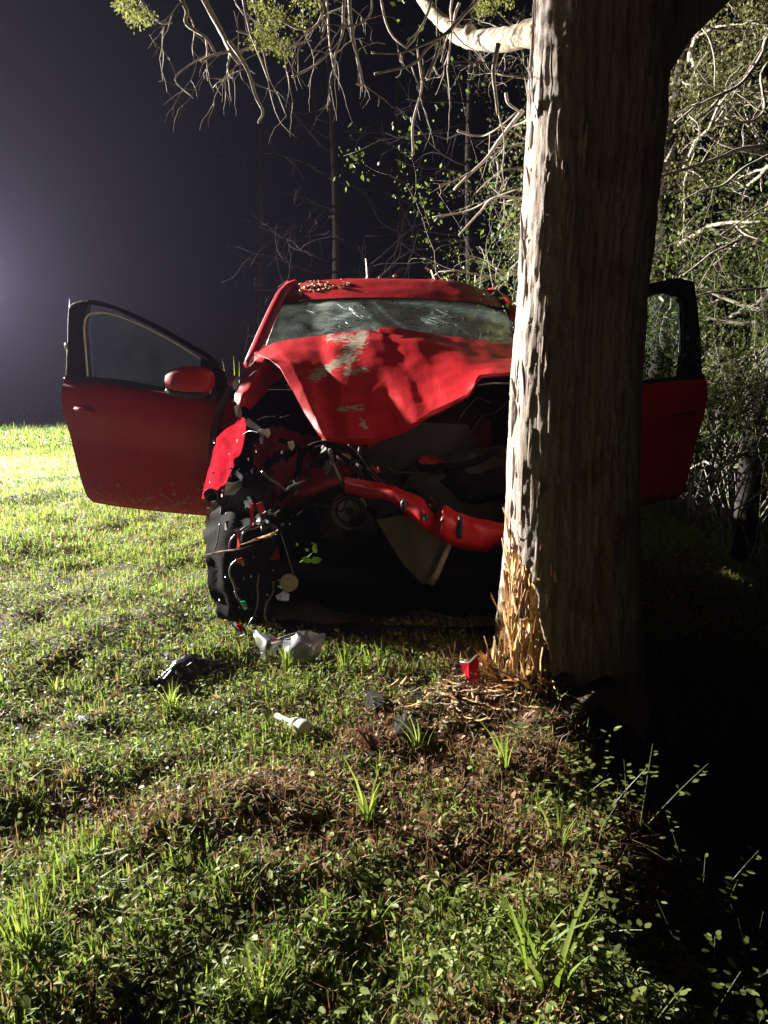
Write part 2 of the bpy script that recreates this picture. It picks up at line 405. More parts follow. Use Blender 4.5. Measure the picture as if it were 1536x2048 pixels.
# ------------------------------------------------------------------ haze
ext = 150
hz = MB(); zmin = float(Z.min())-1; hz.box((0, ys[-1]/2, (zmin+9.5)/2), (2*ext+20, ys[-1]+40, 9.5-zmin))
hm = bpy.data.materials.new('thin_night_mist'); hm.use_nodes = True; t = hm.node_tree
t.nodes.remove(t.nodes['Principled BSDF']); pv = N_(t, 'ShaderNodeVolumePrincipled')
pv.inputs['Color'].default_value = (.76, .70, 1, 1); pv.inputs['Density'].default_value = .0004; pv.inputs['Anisotropy'].default_value = .70
t.links.new(pv.outputs[0], t.nodes['Material Output'].inputs['Volume'])
ho = hz.build('haze', hm); tag(ho, kind='stuff')

# ------------------------------------------------------------------ grass
CARBOX = lambda x, y: (np.abs(x-.05) < .72) & (y > 3.15) & (y < 8)
def spread(n, y0, y1, p, side=.62, pad=.7, patch=None):
    k = RNG.random(n*3); e = 1-p
    y = ((y0**e)+(y1**e-y0**e)*k)**(1/e)
    x = (RNG.random(n*3)*2-1)*(side*y+pad)
    keep = ~CARBOX(x, y) & (np.hypot(x-.71, y-2.62) > .26)
    if patch is not None: keep &= RNG.random(n*3) < patch(x, y)
    x, y = x[keep][:n], y[keep][:n]; return x, y
def bare(x, y):                                        # 1 = thatch and soil, 0 = good grass
    b = vn(x*2.3+4, y*2.3+40)*.6+vn(x*7+3, y*7)*.4
    near_tree = np.exp(-((x-.35)**2+(y-2.35)**2)/.22)*.45
    belt = .42*np.exp(-((y-1.62)/.22)**2)*np.clip((x+.35)/.3, 0, 1)+.3*np.exp(-((y-1.15)/.18)**2)*np.exp(-((x-.05)/.25)**2)
    return np.clip((b-.45)*3.0+near_tree+belt-np.clip((y-3)*.16, 0, .8)-np.clip(-x-.15, 0, 1)*.7, 0, 1)
def blades(name, x, y, h, wd, lean, tint, m, z0=0.):
    n = len(x); z = hgt(x, y)+z0
    az = RNG.random(n)*2*np.pi; l = RNG.random(n)*lean
    d = np.stack([np.cos(az), np.sin(az), np.zeros(n)], -1); s = np.stack([-np.sin(az), np.cos(az), np.zeros(n)], -1)
    tw = RNG.uniform(-1, 1, n)[:, None]; s = s+d*tw*.8
    s /= np.linalg.norm(s, axis=1, keepdims=True)
    base = np.stack([x, y, z-.008], -1); up = np.array([0, 0, 1.])
    H = h[:, None]; W = wd[:, None]; Lq = l[:, None]
    p0 = base; p1 = base+up*H*.55*(1-.25*Lq)+d*H*Lq*.28; p2 = base+up*H*(1-.55*Lq)+d*H*Lq*.95
    V = np.stack([p0-s*W*.5, p0+s*W*.5, p1-s*W*.42, p1+s*W*.42, p2], 1).reshape(-1, 3)
    i = np.arange(n)[:, None]*5
    return npmesh(name, V, i+np.array([[0, 1, 3, 2]]), i+np.array([[2, 3, 4]]), m, np.repeat(tint, 5), smooth=True)
def grass_set(name, n, y0, y1, hmin, hmax, wmin, wmax, label, pw=1.3, lean=1.2):
    x, y = spread(n, y0, y1, pw, patch=lambda x, y: 1-.86*bare(x, y))
    cl = .5*vn(x*9, y*9+77)+.5*vn(x*3.3+20, y*3.3); n = len(x)
    h = RNG.uniform(hmin, hmax, n)*(.55+.9*cl**1.5+.25*(RNG.random(n) < .04))
    tn = np.where(RNG.random(n) < .17+.35*bare(x, y), RNG.random(n)*.3, .36+.5*RNG.random(n)*(.5+cl*.7))
    o = blades(name, x, y, h, RNG.uniform(wmin, wmax, n), lean, np.clip(tn, 0, 1), GRASS); tag(o, label, kind='stuff', cat='grass'); return o
grass_set('lawn_grass', 112000, .85, 4.2, .020, .075, .0028, .0080, 'short green grass growing in uneven tufts in the foreground', 1.1)
grass_set('lawn_grass', 90000, 4.2, 9, .03, .085, .005, .010, 'lit grass of the field beyond the open door', 1.5)
grass_set('lawn_grass', 60000, 9, 15, .05, .13, .010, .02, 'lit grass of the open field past the car')
grass_set('lawn_grass', 45000, 15, 32, .08, .2, .02, .04, 'distant grass where the field falls away into the dark', 1.6)

def flat_leaves(name, x, y, hz_, size, tint, m, label, up=.35, cat='ground cover'):
    n = len(x); z = hgt(x, y)+hz_
    nrm = RNG.normal(size=(n, 3))*up*1.2; nrm[:, 2] = 1; nrm /= np.linalg.norm(nrm, axis=1, keepdims=True)
    t1 = np.cross(nrm, RNG.normal(size=(n, 3))); t1 /= np.linalg.norm(t1, axis=1, keepdims=True); t2 = np.cross(nrm, t1)
    c = np.stack([x, y, z], -1); s = size[:, None]; asp = RNG.uniform(.4, .95, n)[:, None]
    dr = nrm*s*.12
    V = np.stack([c-t1*s*.5, c-t1*s*.12+t2*s*.34*asp+dr, c+t1*s*.28+t2*s*.26*asp+dr, c+t1*s*.5, c+t1*s*.28-t2*s*.26*asp+dr, c-t1*s*.12-t2*s*.34*asp+dr], 1).reshape(-1, 3)
    i = np.arange(n)[:, None]*6
    o = npmesh(name, V, np.concatenate([i+np.array([[0, 1, 2, 3]]), i+np.array([[3, 4, 5, 0]])]), mat=m, tint=np.repeat(tint, 6))
    return tag(o, label, cat, kind='stuff')
x, y = spread(36000, .85, 5.5, 1.1, patch=lambda x, y: (.15+.85*(1-bare(x, y)))*np.clip(vn(x*3+50, y*3)*1.6-.2, .1, 1)); n = len(x)
flat_leaves('clover_leaves', x, y, RNG.uniform(.006, .05, n), RNG.uniform(.008, .026, n), RNG.random(n), CLOVER, 'tiny clover and weed leaves between the grass blades', .5)
x, y = spread(36000, .85, 6.5, 1.1, patch=lambda x, y: .12+.88*bare(x, y)); n = len(x)
flat_leaves('leaf_litter', x, y, RNG.uniform(.0, .022, n), RNG.uniform(.008, .034, n), RNG.random(n)**1.3, STRAW, 'brown leaf litter and thatch on the torn ground', .8, 'leaf litter')
x, y = spread(34000, .85, 6, 1.1, patch=lambda x, y: .1+.9*bare(x, y)); n = len(x)
o = blades('dead_straw', x, y, RNG.uniform(.03, .09, n), RNG.uniform(.0012, .003, n), 1.75, RNG.random(n), STRAW); tag(o, 'dry straw lying over the bare patches', 'dead grass', kind='stuff')
# soil crumbs
x, y = spread(1500, .9, 3.4, 1.1, patch=lambda x, y: bare(x, y)**2); mb = MB()
for i in range(len(x)):
    r = random.uniform(.005, .02); mb.blob((x[i], y[i], gz(x[i], y[i])+r*.3), (r*1.3, r, r*.75), 3, 5, .5, i)
tag(mb.build('soil_crumbs', mat('damp_clods', (.11, .07, .04), (.045, .03, .02), .95, 60, bmp=.8)), 'crumbs of damp brown soil among the grass', 'soil', kind='stuff')

# ================================================================== THE CAR
car = empty('wrecked_car', (.03, 5.2, 0), 'wrecked red car, crumpled bonnet and front end wrapped round the cedar trunk, both doors open', 'car')

# --- roof
def W(px, py, Y): return tuple(at(px, py, Y))
rows = [[W(568, 606, 4.72), W(620, 600, 4.70), W(700, 596, 4.68), W(790, 596, 4.68), W(880, 600, 4.70), W(950, 605, 4.71), W(1006, 616, 4.74)],
        [W(572, 586, 4.92), W(628, 577, 4.92), W(704, 573, 4.92), W(790, 573, 4.92), W(876, 576, 4.92), W(944, 584, 4.92), W(1000, 602, 4.92)],
        [W(580, 570, 5.25), W(634, 562, 5.25), W(706, 557, 5.25), W(790, 558, 5.25), W(872, 560, 5.25), W(934, 568, 5.25), W(985, 590, 5.25)]]
r2 = rows[-1]
rows.append([(p[0], 6.0, p[2]-.01) for p in r2]); rows.append([(p[0]*.97, 6.7, p[2]-.09) for p in r2])
roof = sheet('roof', rows, PAINT, car, .02, 6, .006, 5, world=True, back=(0, 0, -1))
# --- windshield with its crack web
wg = [[(566, 610, 4.70), (640, 603, 4.67), (720, 600, 4.66), (800, 600, 4.66), (880, 603, 4.67), (950, 608, 4.69), (1008, 622, 4.72)],
      [(552, 640, 4.52), (640, 635, 4.47), (720, 634, 4.45), (805, 632, 4.52), (880, 634, 4.47), (960, 640, 4.5), (1024, 652, 4.54)],
      [(538, 675, 4.33), (640, 672, 4.27), (720, 672, 4.25), (800, 672, 4.27), (880, 674, 4.27), (970, 678, 4.30), (1042, 690, 4.35)],
      [(526, 708, 4.18), (640, 712, 4.12), (720, 712, 4.10), (800, 712, 4.10), (880, 714, 4.12), (975, 714, 4.15), (1056, 722, 4.2)]]
ws = sheet('windshield', wg, WSHIELD, car, .004, 7, .01, 9)
WG = crom(np.array([[tuple(at(*p)) for p in r] for r in wg]), 10); WG = crom(WG.transpose(1, 0, 2), 10).transpose(1, 0, 2)
def wpt(u_, v_):                                    # u along, v down
    i = min(max(v_, 0), 1)*(WG.shape[0]-1); j = min(max(u_, 0), 1)*(WG.shape[1]-1)
    i0, j0 = int(i), int(j); i1, j1 = min(i0+1, WG.shape[0]-1), min(j0+1, WG.shape[1]-1); fi, fj = i-i0, j-j0
    p = (WG[i0, j0]*(1-fi)+WG[i1, j0]*fi)*(1-fj)+(WG[i0, j1]*(1-fi)+WG[i1, j1]*fi)*fj
    return Vector(p)+Vector((0, -.007, .004))
mb = MB()
for cu, cv, nn, mr in ((.50, .25, 30, .55), (.36, .42, 16, .3), (.78, .45, 18, .3)):
    rays = []
    for k in range(nn):
        a_ = 2*math.pi*(k+random.uniform(-.3, .3))/nn; r_ = mr*random.uniform(.35, 1.1); pts = []; ww = a_
        for s_ in range(9):
            f = s_/8*r_; ww += random.uniform(-.07, .07); pts.append((cu+math.cos(ww)*f, cv+math.sin(ww)*f*1.5))
        pts = [p for p in pts if 0 < p[0] < 1 and 0 < p[1] < 1]; rays.append(pts)
        if len(pts) > 1: mb.tube([wpt(*p) for p in pts], [.0016*(1-.7*i/len(pts))+.0003 for i in range(len(pts))], 3)
    for rr in (.03, .055, .09, .13, .19):
        for k in range(nn):
            if random.random() < .35 or rr > mr*.6: continue
            a0 = 2*math.pi*k/nn; a1 = 2*math.pi*(k+1)/nn; q_ = [(cu+math.cos(a0+(a1-a0)*s_/2)*rr*random.uniform(.94, 1.06), cv+math.sin(a0+(a1-a0)*s_/2)*rr*1.5) for s_ in range(3)]
            if all(0 < p[0] < 1 and 0 < p[1] < 1 for p in q_): mb.tube([wpt(*p) for p in q_], .0009, 3)
for k in range(90):
    u_, v_ = random.uniform(.2, .98), random.uniform(.05, .7); s_ = random.uniform(.001, .004)
    mb.blob(wpt(u_, v_), (s_*1.6, s_, s_), 2, 4, .5, k)
put(mb.build('glass_crack', CRACK, smooth=False), ws)
# torn pale sheet (airbag / inner glass edge) behind the lower left of the glass
sheet('airbag', [[(585, 645, 4.50), (590, 642, 4.50), (596, 645, 4.50)], [(578, 672, 4.45), (600, 672, 4.42), (630, 675, 4.4)], [(565, 705, 4.4), (620, 700, 4.35), (665, 700, 4.33)]], BEIGE, car, .004, 5, .01, 14)
# header trim and windshield surround
mb = MB(); mb.tube([Vector(p)+Vector((0, -.012, -.008)) for p in rows[0]], .013, 6, .8)
mb.tube([at(561, 600, 4.74), at(548, 632, 4.56), at(534, 668, 4.36), at(520, 702, 4.18)], [.012, .014, .016, .016], 6)
mb.tube([at(1010, 612, 4.74), at(1030, 648, 4.56), at(1046, 688, 4.36), at(1062, 724, 4.2)], [.012, .014, .016, .016], 6)
mb.build('windshield_seal', GLOSSBLACK, car, True)
# --- pillars
mb = MB()
mb.tube([at(590, 566, 5.3), at(575, 575, 5.05), at(562, 590, 4.82), at(548, 618, 4.62), at(530, 658, 4.38), at(510, 706, 4.14), at(500, 730, 4.05)], [.028, .032, .034, .034, .034, .036, .035], 8, .8)
mb.build('windshield_pillar', PAINT, car, True)
mb = MB()
mb.tube([at(982, 582, 5.3), at(1000, 592, 5.05), at(1016, 606, 4.82), at(1032, 634, 4.62), at(1050, 672, 4.38), at(1072, 716, 4.14), at(1080, 736, 4.05)], [.028, .032, .034, .034, .034, .036, .035], 8, .8)
mb.build('windshield_pillar', PAINT, car, True)
RZ = r2[0][2]
for s_ in (-1, 1):
    xr = r2[0][0] if s_ < 0 else r2[-1][0]; zr = (r2[0] if s_ < 0 else r2[-1])[2]; xb = .05+s_*.83
    mb = MB(); mb.tube([(xr, 5.25, zr), (xr, 6.0, zr-.01), (xr*.97, 6.7, zr-.1), (xb*.97, 7.25, 1.06)], [.034, .034, .04, .06], 8); mb.build('roof_rail', PAINT, car, True)
    mb = MB(); mb.tube([(xr, 5.25, zr-.01), (.05+s_*.76, 5.2, 1.3), (xb, 5.15, 1.0), (xb, 5.12, .3)], [.03, .045, .06, .06], 6); mb.build('door_pillar', GLOSSBLACK, car, True)
    sheet('quarter_panel', [[(xb*.98, y_, 1.02) for y_ in (5.15, 5.6, 6.2, 6.8, 7.3, 7.6)], [(xb+s_*.03, y_, .82) for y_ in (5.15, 5.6, 6.2, 6.8, 7.3, 7.7)],
                            [(xb+s_*.03, y_, z_) for y_, z_ in ((5.15, .5), (5.6, .5), (6.2, .55), (6.8, .72), (7.3, .55), (7.7, .5))],
                            [(xb, y_, z_) for y_, z_ in ((5.15, .25), (5.6, .25), (6.2, .3), (6.8, .66), (7.3, .35), (7.65, .3))]], PAINT, car, .02, 4, world=True, back=(-s_, 0, 0))
    sheet('quarter_window', [[(xr+s_*.01, y_, zr-.06-.03*i) for i, y_ in enumerate((5.3, 5.9, 6.5))], [(xb*.97, y_, 1.03) for y_ in (5.3, 6.1, 7.0)]], SIDEGLASS, car, .004, 3, world=True, back=(-s_, 0, 0))
    mb = MB(); mb.box((xb-s_*.03, 4.6, .27), (.1, 1.15, .12)); mb.build('door_sill', PAINT, car)
sheet('tailgate', [[(-.6, 6.72, 1.55), (.05, 6.74, 1.58), (.7, 6.72, 1.55)], [(-.75, 7.3, 1.08), (.05, 7.4, 1.1), (.85, 7.3, 1.08)], [(-.78, 7.72, .7), (.05, 7.82, .7), (.88, 7.72, .7)], [(-.76, 7.68, .3), (.05, 7.78, .28), (.86, 7.68, .3)]], PAINT, car, .02, 5, world=True, back=(0, -1, 0))
# --- cabin
mb = MB(); mb.box((.05, 5.8, .24), (1.6, 3.7, .06)); mb.box((.045, 4.05, .6), (1.69, .05, .75)); mb.box((.05, 4.20, 1.05), (1.5, .05, .26)); mb.build('floor_pan', MATTE, car)
mb = MB(); mb.blob((.05, 4.35, .92), (.75, .22, .15), 8, 16, .15, 3, .6); mb.build('dashboard', BLACK, car, True)
def seat(x, y_):
    s0 = MB(); s0.blob((x, y_+.1, .55), (.25, .27, .11), 8, 14, .1, x, .6); base = s0.build('seat', SEAT, car, True)
    s1 = MB(); s1.blob((x, y_+.42, .88), (.24, .1, .34), 8, 14, .1, x, .6); s1.build('backrest', SEAT, base, True)
    s2 = MB(); s2.blob((x, y_+.45, 1.32), (.14, .06, .1), 8, 12, .05, x, .6); s2.build('headrest', SEAT, base, True)
seat(-.36, 4.95); seat(.46, 4.95); seat(-.36, 6.0); seat(.46, 6.0)
mb = MB(); c_ = Vector((.46, 4.62, 1.02)); mb.tube([c_+Vector((.18*math.cos(a), .09*math.sin(a), .16*math.sin(a))) for a in [2*math.pi*i/20 for i in range(21)]], .014, 6); mb.tube([c_-Vector((.17, 0, 0)), c_+Vector((.17, 0, 0))], .016, 5); mb.build('steering_wheel', BLACK, car, True)
mb = MB(); mb.blob(at(800, 640, 4.74), (.13, .03, .045), 6, 12, .05, 1, .7); mb.build('rear_view_mirror', BLACK, car, True)

# --- bonnet (hood), buckled up in front of the glass
def hood_dirt(p):
    q_ = project(p)
    return max(seg(q_, (722, 670), (694, 715), 32)*.8, seg(q_, (694, 715), (628, 752), 20)*.85, seg(q_, (655, 676), (730, 676), 18)*.7, seg(q_, (680, 818), (725, 814), 9)*.8, seg(q_, (722, 838), (730, 856), 8)*.8, seg(q_, (730, 740), (690, 745), 12)*.8)
hood = [[(508, 706, 3.98), (545, 686, 4.06), (600, 676, 4.08), (660, 668, 4.02), (715, 661, 4.05), (765, 658, 4.10), (800, 662, 4.12), (850, 664, 4.10), (920, 672, 4.08), (985, 683, 4.0), (1075, 696, 3.95)],
        [(536, 716, 3.80), (566, 706, 3.80), (606, 700, 3.86), (662, 694, 3.78), (717, 686, 3.86), (766, 674, 3.92), (806, 680, 3.86), (856, 684, 3.88), (925, 692, 3.82), (988, 702, 3.80), (1080, 715, 3.78)],
        [(560, 735, 3.62), (588, 738, 3.56), (622, 740, 3.64), (668, 742, 3.56), (720, 735, 3.62), (768, 722, 3.70), (812, 726, 3.60), (862, 722, 3.66), (930, 718, 3.62), (990, 720, 3.64), (1085, 722, 3.62)],
        [(582, 775, 3.46), (608, 780, 3.36), (640, 785, 3.42), (682, 790, 3.38), (726, 786, 3.45), (772, 776, 3.50), (820, 772, 3.40), (868, 764, 3.46), (930, 748, 3.46), (984, 734, 3.50), (1088, 730, 3.52)],
        [(606, 820, 3.34), (628, 828, 3.22), (655, 836, 3.26), (692, 838, 3.22), (734, 836, 3.26), (780, 826, 3.32), (828, 812, 3.24), (874, 797, 3.30), (932, 774, 3.34), (976, 742, 3.42), (1092, 736, 3.46)],
        [(628, 856, 3.30), (646, 872, 3.15), (668, 876, 3.14), (702, 877, 3.12), (744, 876, 3.13), (790, 862, 3.18), (834, 842, 3.16), (880, 820, 3.20), (936, 790, 3.24), (960, 752, 3.38), (1095, 742, 3.42)],
        [(640, 872, 3.36), (652, 884, 3.22), (672, 888, 3.20), (704, 889, 3.19), (746, 888, 3.20), (792, 872, 3.24), (836, 850, 3.22), (882, 827, 3.26), (938, 796, 3.30), (960, 758, 3.44), (1095, 748, 3.48)]]
_n = len(hood[0])
for r_i, row in enumerate(hood):
    mY = sum(p[2] for p in row)/_n
    for j, p in enumerate(row): row[j] = (p[0], p[1], p[2]*.38+mY*.62)
hd = sheet('bonnet', hood, PAINT, car, .006, 8, .006, 6, dirt=hood_dirt, back=(0, .5, -1), sharp=.9, creases=[(640, 690, 668, 872, 30, .012), (775, 665, 860, 820, 40, .012), (880, 670, 1040, 735, 36, .010), (640, 812, 790, 800, 12, .007)])
sheet('bonnet_lip', [[(756, 657, 4.02), (790, 655, 4.04), (824, 660, 4.04), (852, 664, 4.02)], [(758, 664, 3.96), (792, 668, 3.94), (826, 674, 3.95), (850, 680, 3.96)]], PAINT, car, .004, 5, .004, 9, back=(0, 0, -1))
mb = MB(); mb.tube([at(955, 771, 3.3), at(985, 766, 3.3), at(1040, 768, 3.3)], [.007, .009, .009], 5, .5); mb.build('bonnet_hinge', STEEL, car, True)
# --- left wing remains: curled skin round the hollow, and the long lit flap
sheet('front_wing', [[(530, 690, 4.08), (548, 700, 4.0), (562, 712, 3.9), (572, 735, 3.8)], [(508, 712, 3.98), (526, 722, 3.86), (542, 738, 3.86), (548, 765, 3.8)],
                     [(492, 742, 3.88), (508, 752, 3.76), (522, 765, 3.80), (528, 790, 3.75)], [(478, 772, 3.78), (490, 786, 3.66), (504, 792, 3.70), (512, 805, 3.7)],
                     [(468, 800, 3.70), (478, 812, 3.60), (490, 812, 3.62), (498, 820, 3.66)]], PAINT, car, .004, 6, .02, 9, sharp=.3)
flap = sheet('torn_wing_skin', [[(468, 826, 3.82), (480, 832, 3.66), (490, 840, 3.52)], [(448, 858, 3.78), (468, 868, 3.60), (489, 866, 3.48)], [(430, 892, 3.75), (456, 898, 3.55), (485, 892, 3.45)],
                     [(418, 930, 3.72), (440, 935, 3.52), (470, 930, 3.42)], [(411, 965, 3.66), (428, 966, 3.50), (452, 962, 3.40)], [(404, 998, 3.60), (418, 995, 3.46), (438, 978, 3.38)]], DIMPAINT, car, .004, 7, .010, 7, ragged=.001, sharp=.6, creases=[(474, 830, 440, 960, 14, .03), (440, 880, 480, 930, 10, -.02)])
mb = MB(); mb.lathe([(.012, -.02), (.028, -.005), (.034, .0), (.036, .012), (.030, .012), (.022, -.02), (.002, -.03)], at(424, 990, 3.40), (-.25, -.9, -.25), 18)
o = mb.build('side_marker_socket', GLOSSBLACK, flap, True); 
# thin bright tube along the bare wing edge
mb = MB(); mb.tube([at(531, 688, 4.1), at(508, 712, 4.0), at(490, 745, 3.9), at(476, 775, 3.8), at(467, 803, 3.72)], .004, 5); mb.build('wing_edge', CHROME, car, True)
# inner wing: rust-stained crumpled metal round the suspension tower
sheet('inner_wing', [[(520, 850, 3.8), (580, 860, 3.75), (640, 868, 3.8), (700, 905, 3.8)], [(512, 900, 3.72), (570, 915, 3.6), (640, 920, 3.7), (700, 930, 3.75)],
                     [(506, 960, 3.68), (560, 965, 3.55), (620, 960, 3.62), (715, 965, 3.68)], [(500, 1030, 3.66), (548, 1040, 3.5), (590, 1010, 3.6), (640, 985, 3.66)]], INNERRED, car, .004, 6, .06, 7, ragged=.03, sharp=.4)
sheet('inner_wing', [[(500, 1090, 3.5), (535, 1098, 3.44), (560, 1095, 3.5)], [(506, 1120, 3.44), (535, 1124, 3.36), (562, 1118, 3.44)], [(520, 1140, 3.46), (545, 1152, 3.38), (560, 1150, 3.46)]], INNERRED, car, .004, 5, .03, 12, ragged=.012)
sheet('chassis_rail', [[(588, 955, 3.5), (640, 930, 3.45), (690, 925, 3.45), (715, 945, 3.5)], [(590, 985, 3.4), (640, 975, 3.35), (690, 965, 3.38), (720, 965, 3.45)], [(592, 1000, 3.5), (640, 990, 3.45), (690, 975, 3.45), (722, 975, 3.5)]], INNERRED, car, .01, 5, .02, 9)
# bumper beam bent round the trunk
beam = sheet('bumper_beam', [[(690, 955, 3.30), (740, 962, 3.24), (785, 972, 3.18), (806, 979, 3.15), (848, 998, 3.10), (868, 1030, 3.12), (887, 1010, 3.05), (919, 1026, 3.03), (960, 1038, 3.02), (1020, 1047, 3.0), (1090, 1052, 3.0)],
                     [(690, 970, 3.26), (740, 980, 3.18), (785, 985, 3.11), (808, 1000, 3.07), (846, 1024, 3.02), (866, 1046, 3.05), (886, 1040, 2.97), (922, 1050, 2.98), (960, 1058, 2.96), (1020, 1064, 2.95), (1090, 1066, 2.95)],
                     [(690, 985, 3.27), (740, 994, 3.19), (786, 1003, 3.13), (813, 1026, 3.09), (841, 1048, 3.04), (862, 1062, 3.06), (884, 1074, 3.0), (918, 1086, 3.0), (965, 1094, 2.99), (1020, 1080, 2.97), (1090, 1082, 2.97)],
                     [(690, 990, 3.34), (740, 998, 3.28), (786, 1006, 3.24), (813, 1031, 3.2), (841, 1054, 3.15), (862, 1068, 3.15), (884, 1082, 3.1), (918, 1096, 3.1), (966, 1104, 3.08), (1020, 1086, 3.05), (1090, 1086, 3.05)]], PAINT, car, .006, 6, .01, 10, sharp=.35)
c_ = at(921, 1055, 2.965); mb = MB(); mb.tube([c_+Vector((0, 0, .045)), c_, c_-Vector((.004, 0, .045))], .012, 8, .5); mb.build('beam_slot', BLACK, beam, True)
for q_, r_ in ((at(808, 1008, 3.045), (.014, .01, .02)), (at(852, 1034, 3.0), (.01, .01, .018))):
    mb = MB(); mb.blob(q_, r_, 5, 8); mb.build('beam_slot', BLACK, beam, True)
# torn brackets, flanges and hoses packed round the engine
TORN = [MATTE, MATTE, DARKSTEEL, BLACK, INNERRED, STEELD]
for k in range(54):
    px, py = random.uniform(500, 1010), random.uniform(860, 1010)
    if k % 3 == 0: px, py = random.uniform(470, 600), random.uniform(890, 1200)
    Yk = random.uniform(3.3, 3.8) if py < 1000 else random.uniform(3.12, 3.3); w_, h_ = random.uniform(12, 60), random.uniform(10, 34); an = random.uniform(-.9, .9)
    def rp(u_, v_): return (px+u_*w_*math.cos(an)-v_*h_*math.sin(an), py+u_*w_*math.sin(an)+v_*h_*math.cos(an), Yk+random.uniform(-.05, .05))
    sheet('torn_bracket', [[rp(u_, v_) for u_ in (-.5, 0, .5)] for v_ in (-.5, 0, .5)], TORN[k % 6], car, .003, 4, .02, 12, ragged=.016, sharp=.6)
for k in range(22):
    px, py = random.uniform(580, 980), random.uniform(870, 1020); Yk = random.uniform(3.25, 3.6); P = [at(px, py, Yk)]
    d = Vector((random.gauss(0, 1), random.gauss(0, .3), random.gauss(0, .7)))
    for j in range(5): d = (d+Vector((random.gauss(0, .5), random.gauss(0, .2), random.gauss(0, .5)))).normalized(); P.append(P[-1]+d*random.uniform(.03, .08))
    P = crom(np.array([tuple(p) for p in P])[:, None], 4)[:, 0]; mb = MB(); mb.tube([tuple(p) for p in P], random.choice([.004, .006, .009]), 6); mb.build('hose', random.choice([MATTE, BLACK, WIRE, DARKSTEEL]), car, True)

# radiator panel hanging askew, with its pale end tank
panel = [(752, 1040, 3.22), (806, 1030, 3.18), (850, 1055, 3.15), (897, 1086, 3.1), (878, 1135, 3.09), (862, 1168, 3.09), (845, 1168, 3.11), (806, 1128, 3.17), (780, 1086, 3.2)]
mb = MB(); mb.prism([at(*p) for p in panel], (0, .04, .01)); rad = mb.build('radiator', mat('radiator_fins', (.14, .13, .11), (.08, .075, .065), .6, 120, metal=.2, bmp=.8, stretch=(1, 1, 6)), car)
mb = MB(); mb.tube([at(899, 1088, 3.07), at(886, 1118, 3.07), at(874, 1146, 3.07), at(862, 1166, 3.08)], [.012, .014, .015, .019], 8); mb.build('end_tank', TAN, rad, True)
# engine: block, pulley, belts, battery, hoses
mb = MB(); mb.blob((.1, 3.75, .62), (.42, .3, .3), 12, 18, .35, 4, .55); mb.blob((.38, 3.6, .45), (.28, .25, .24), 9, 12, .4, 8, .5); mb.blob((-.12, 3.6, .42), (.2, .2, .18), 9, 12, .4, 9, .5)
eng = mb.build('engine_block', DARKSTEEL, car, True, 40)
mb = MB(); c_ = at(698, 1022, 3.32)
mb.lathe([(.002, -.03), (.016, -.03), (.018, -.01), (.05, -.008), (.056, -.02), (.078, -.02), (.082, -.01), (.07, .0), (.082, .01), (.078, .02), (.07, .03), (.07, .09)], c_, (.15, -1, .1), 28); mb.build('pulley', mat('grey_cast_metal', (.20, .19, .17), (.11, .10, .085), .6, 30, metal=.2, bmp=.5), eng, True, 40)
mb = MB(); mb.lathe([(.0, -.034), (.012, -.034), (.013, -.03), (.013, .0)], c_, (.15, -1, .1), 12); mb.build('hub', BLACK, eng, True)
mb = MB(); c_ = at(655, 1015, 3.45); mb.lathe([(.05, -.02), (.07, -.02), (.075, 0), (.07, .02), (.05, .02)], c_, (.5, -1, 0), 24); mb.build('pulley', DARKSTEEL, eng, True, 40)
mb = MB(); mb.blob(at(950, 960, 3.45), (.16, .12, .10), 12, 18, .2, 5, .7); mb.build('air_box', MATTE, car, False)
mb = MB()
for pts, r_ in (([(600, 950, 3.42), (600, 915, 3.4), (625, 892, 3.4), (660, 888, 3.42), (690, 905, 3.45)], .014), ([(640, 935, 3.35), (625, 905, 3.35), (655, 895, 3.38), (700, 925, 3.4)], .010),
              ([(1000, 900, 3.3), (930, 930, 3.35), (860, 935, 3.4), (800, 960, 3.5)], .015), ([(740, 1010, 3.3), (760, 1060, 3.3), (745, 1110, 3.35), (700, 1130, 3.4)], .016),
              ([(560, 880, 3.6), (600, 900, 3.5), (590, 960, 3.5), (560, 1000, 3.5)], .012)):
    P = crom(np.array([tuple(at(*p)) for p in pts])[:, None], 6)[:, 0]; mb.tube([tuple(p) for p in P], r_, 8)
mb.build('coolant_hose', MATTE, car, True)
mb = MB(); mb.blob(at(688, 918, 3.42), (.03, .02, .026), 6, 8, .4, 2); mb.tube([at(676, 905, 3.42), at(678, 915, 3.42)], .008, 6); mb.build('fluid_cap', TAN, car, True)
# thermostat-like round cap hanging low
mb = MB(); c_ = at(578, 1165, 3.02); mb.lathe([(0, -.014), (.030, -.013), (.036, -.008), (.038, 0), (.036, .012), (0, .013)], c_, (.1, -1, .05), 28); mb.tube([c_+Vector((-.03, .01, .004)), at(556, 1160, 3.1)], .006, 6); mb.build('round_cap', TAN, car, True, 50)
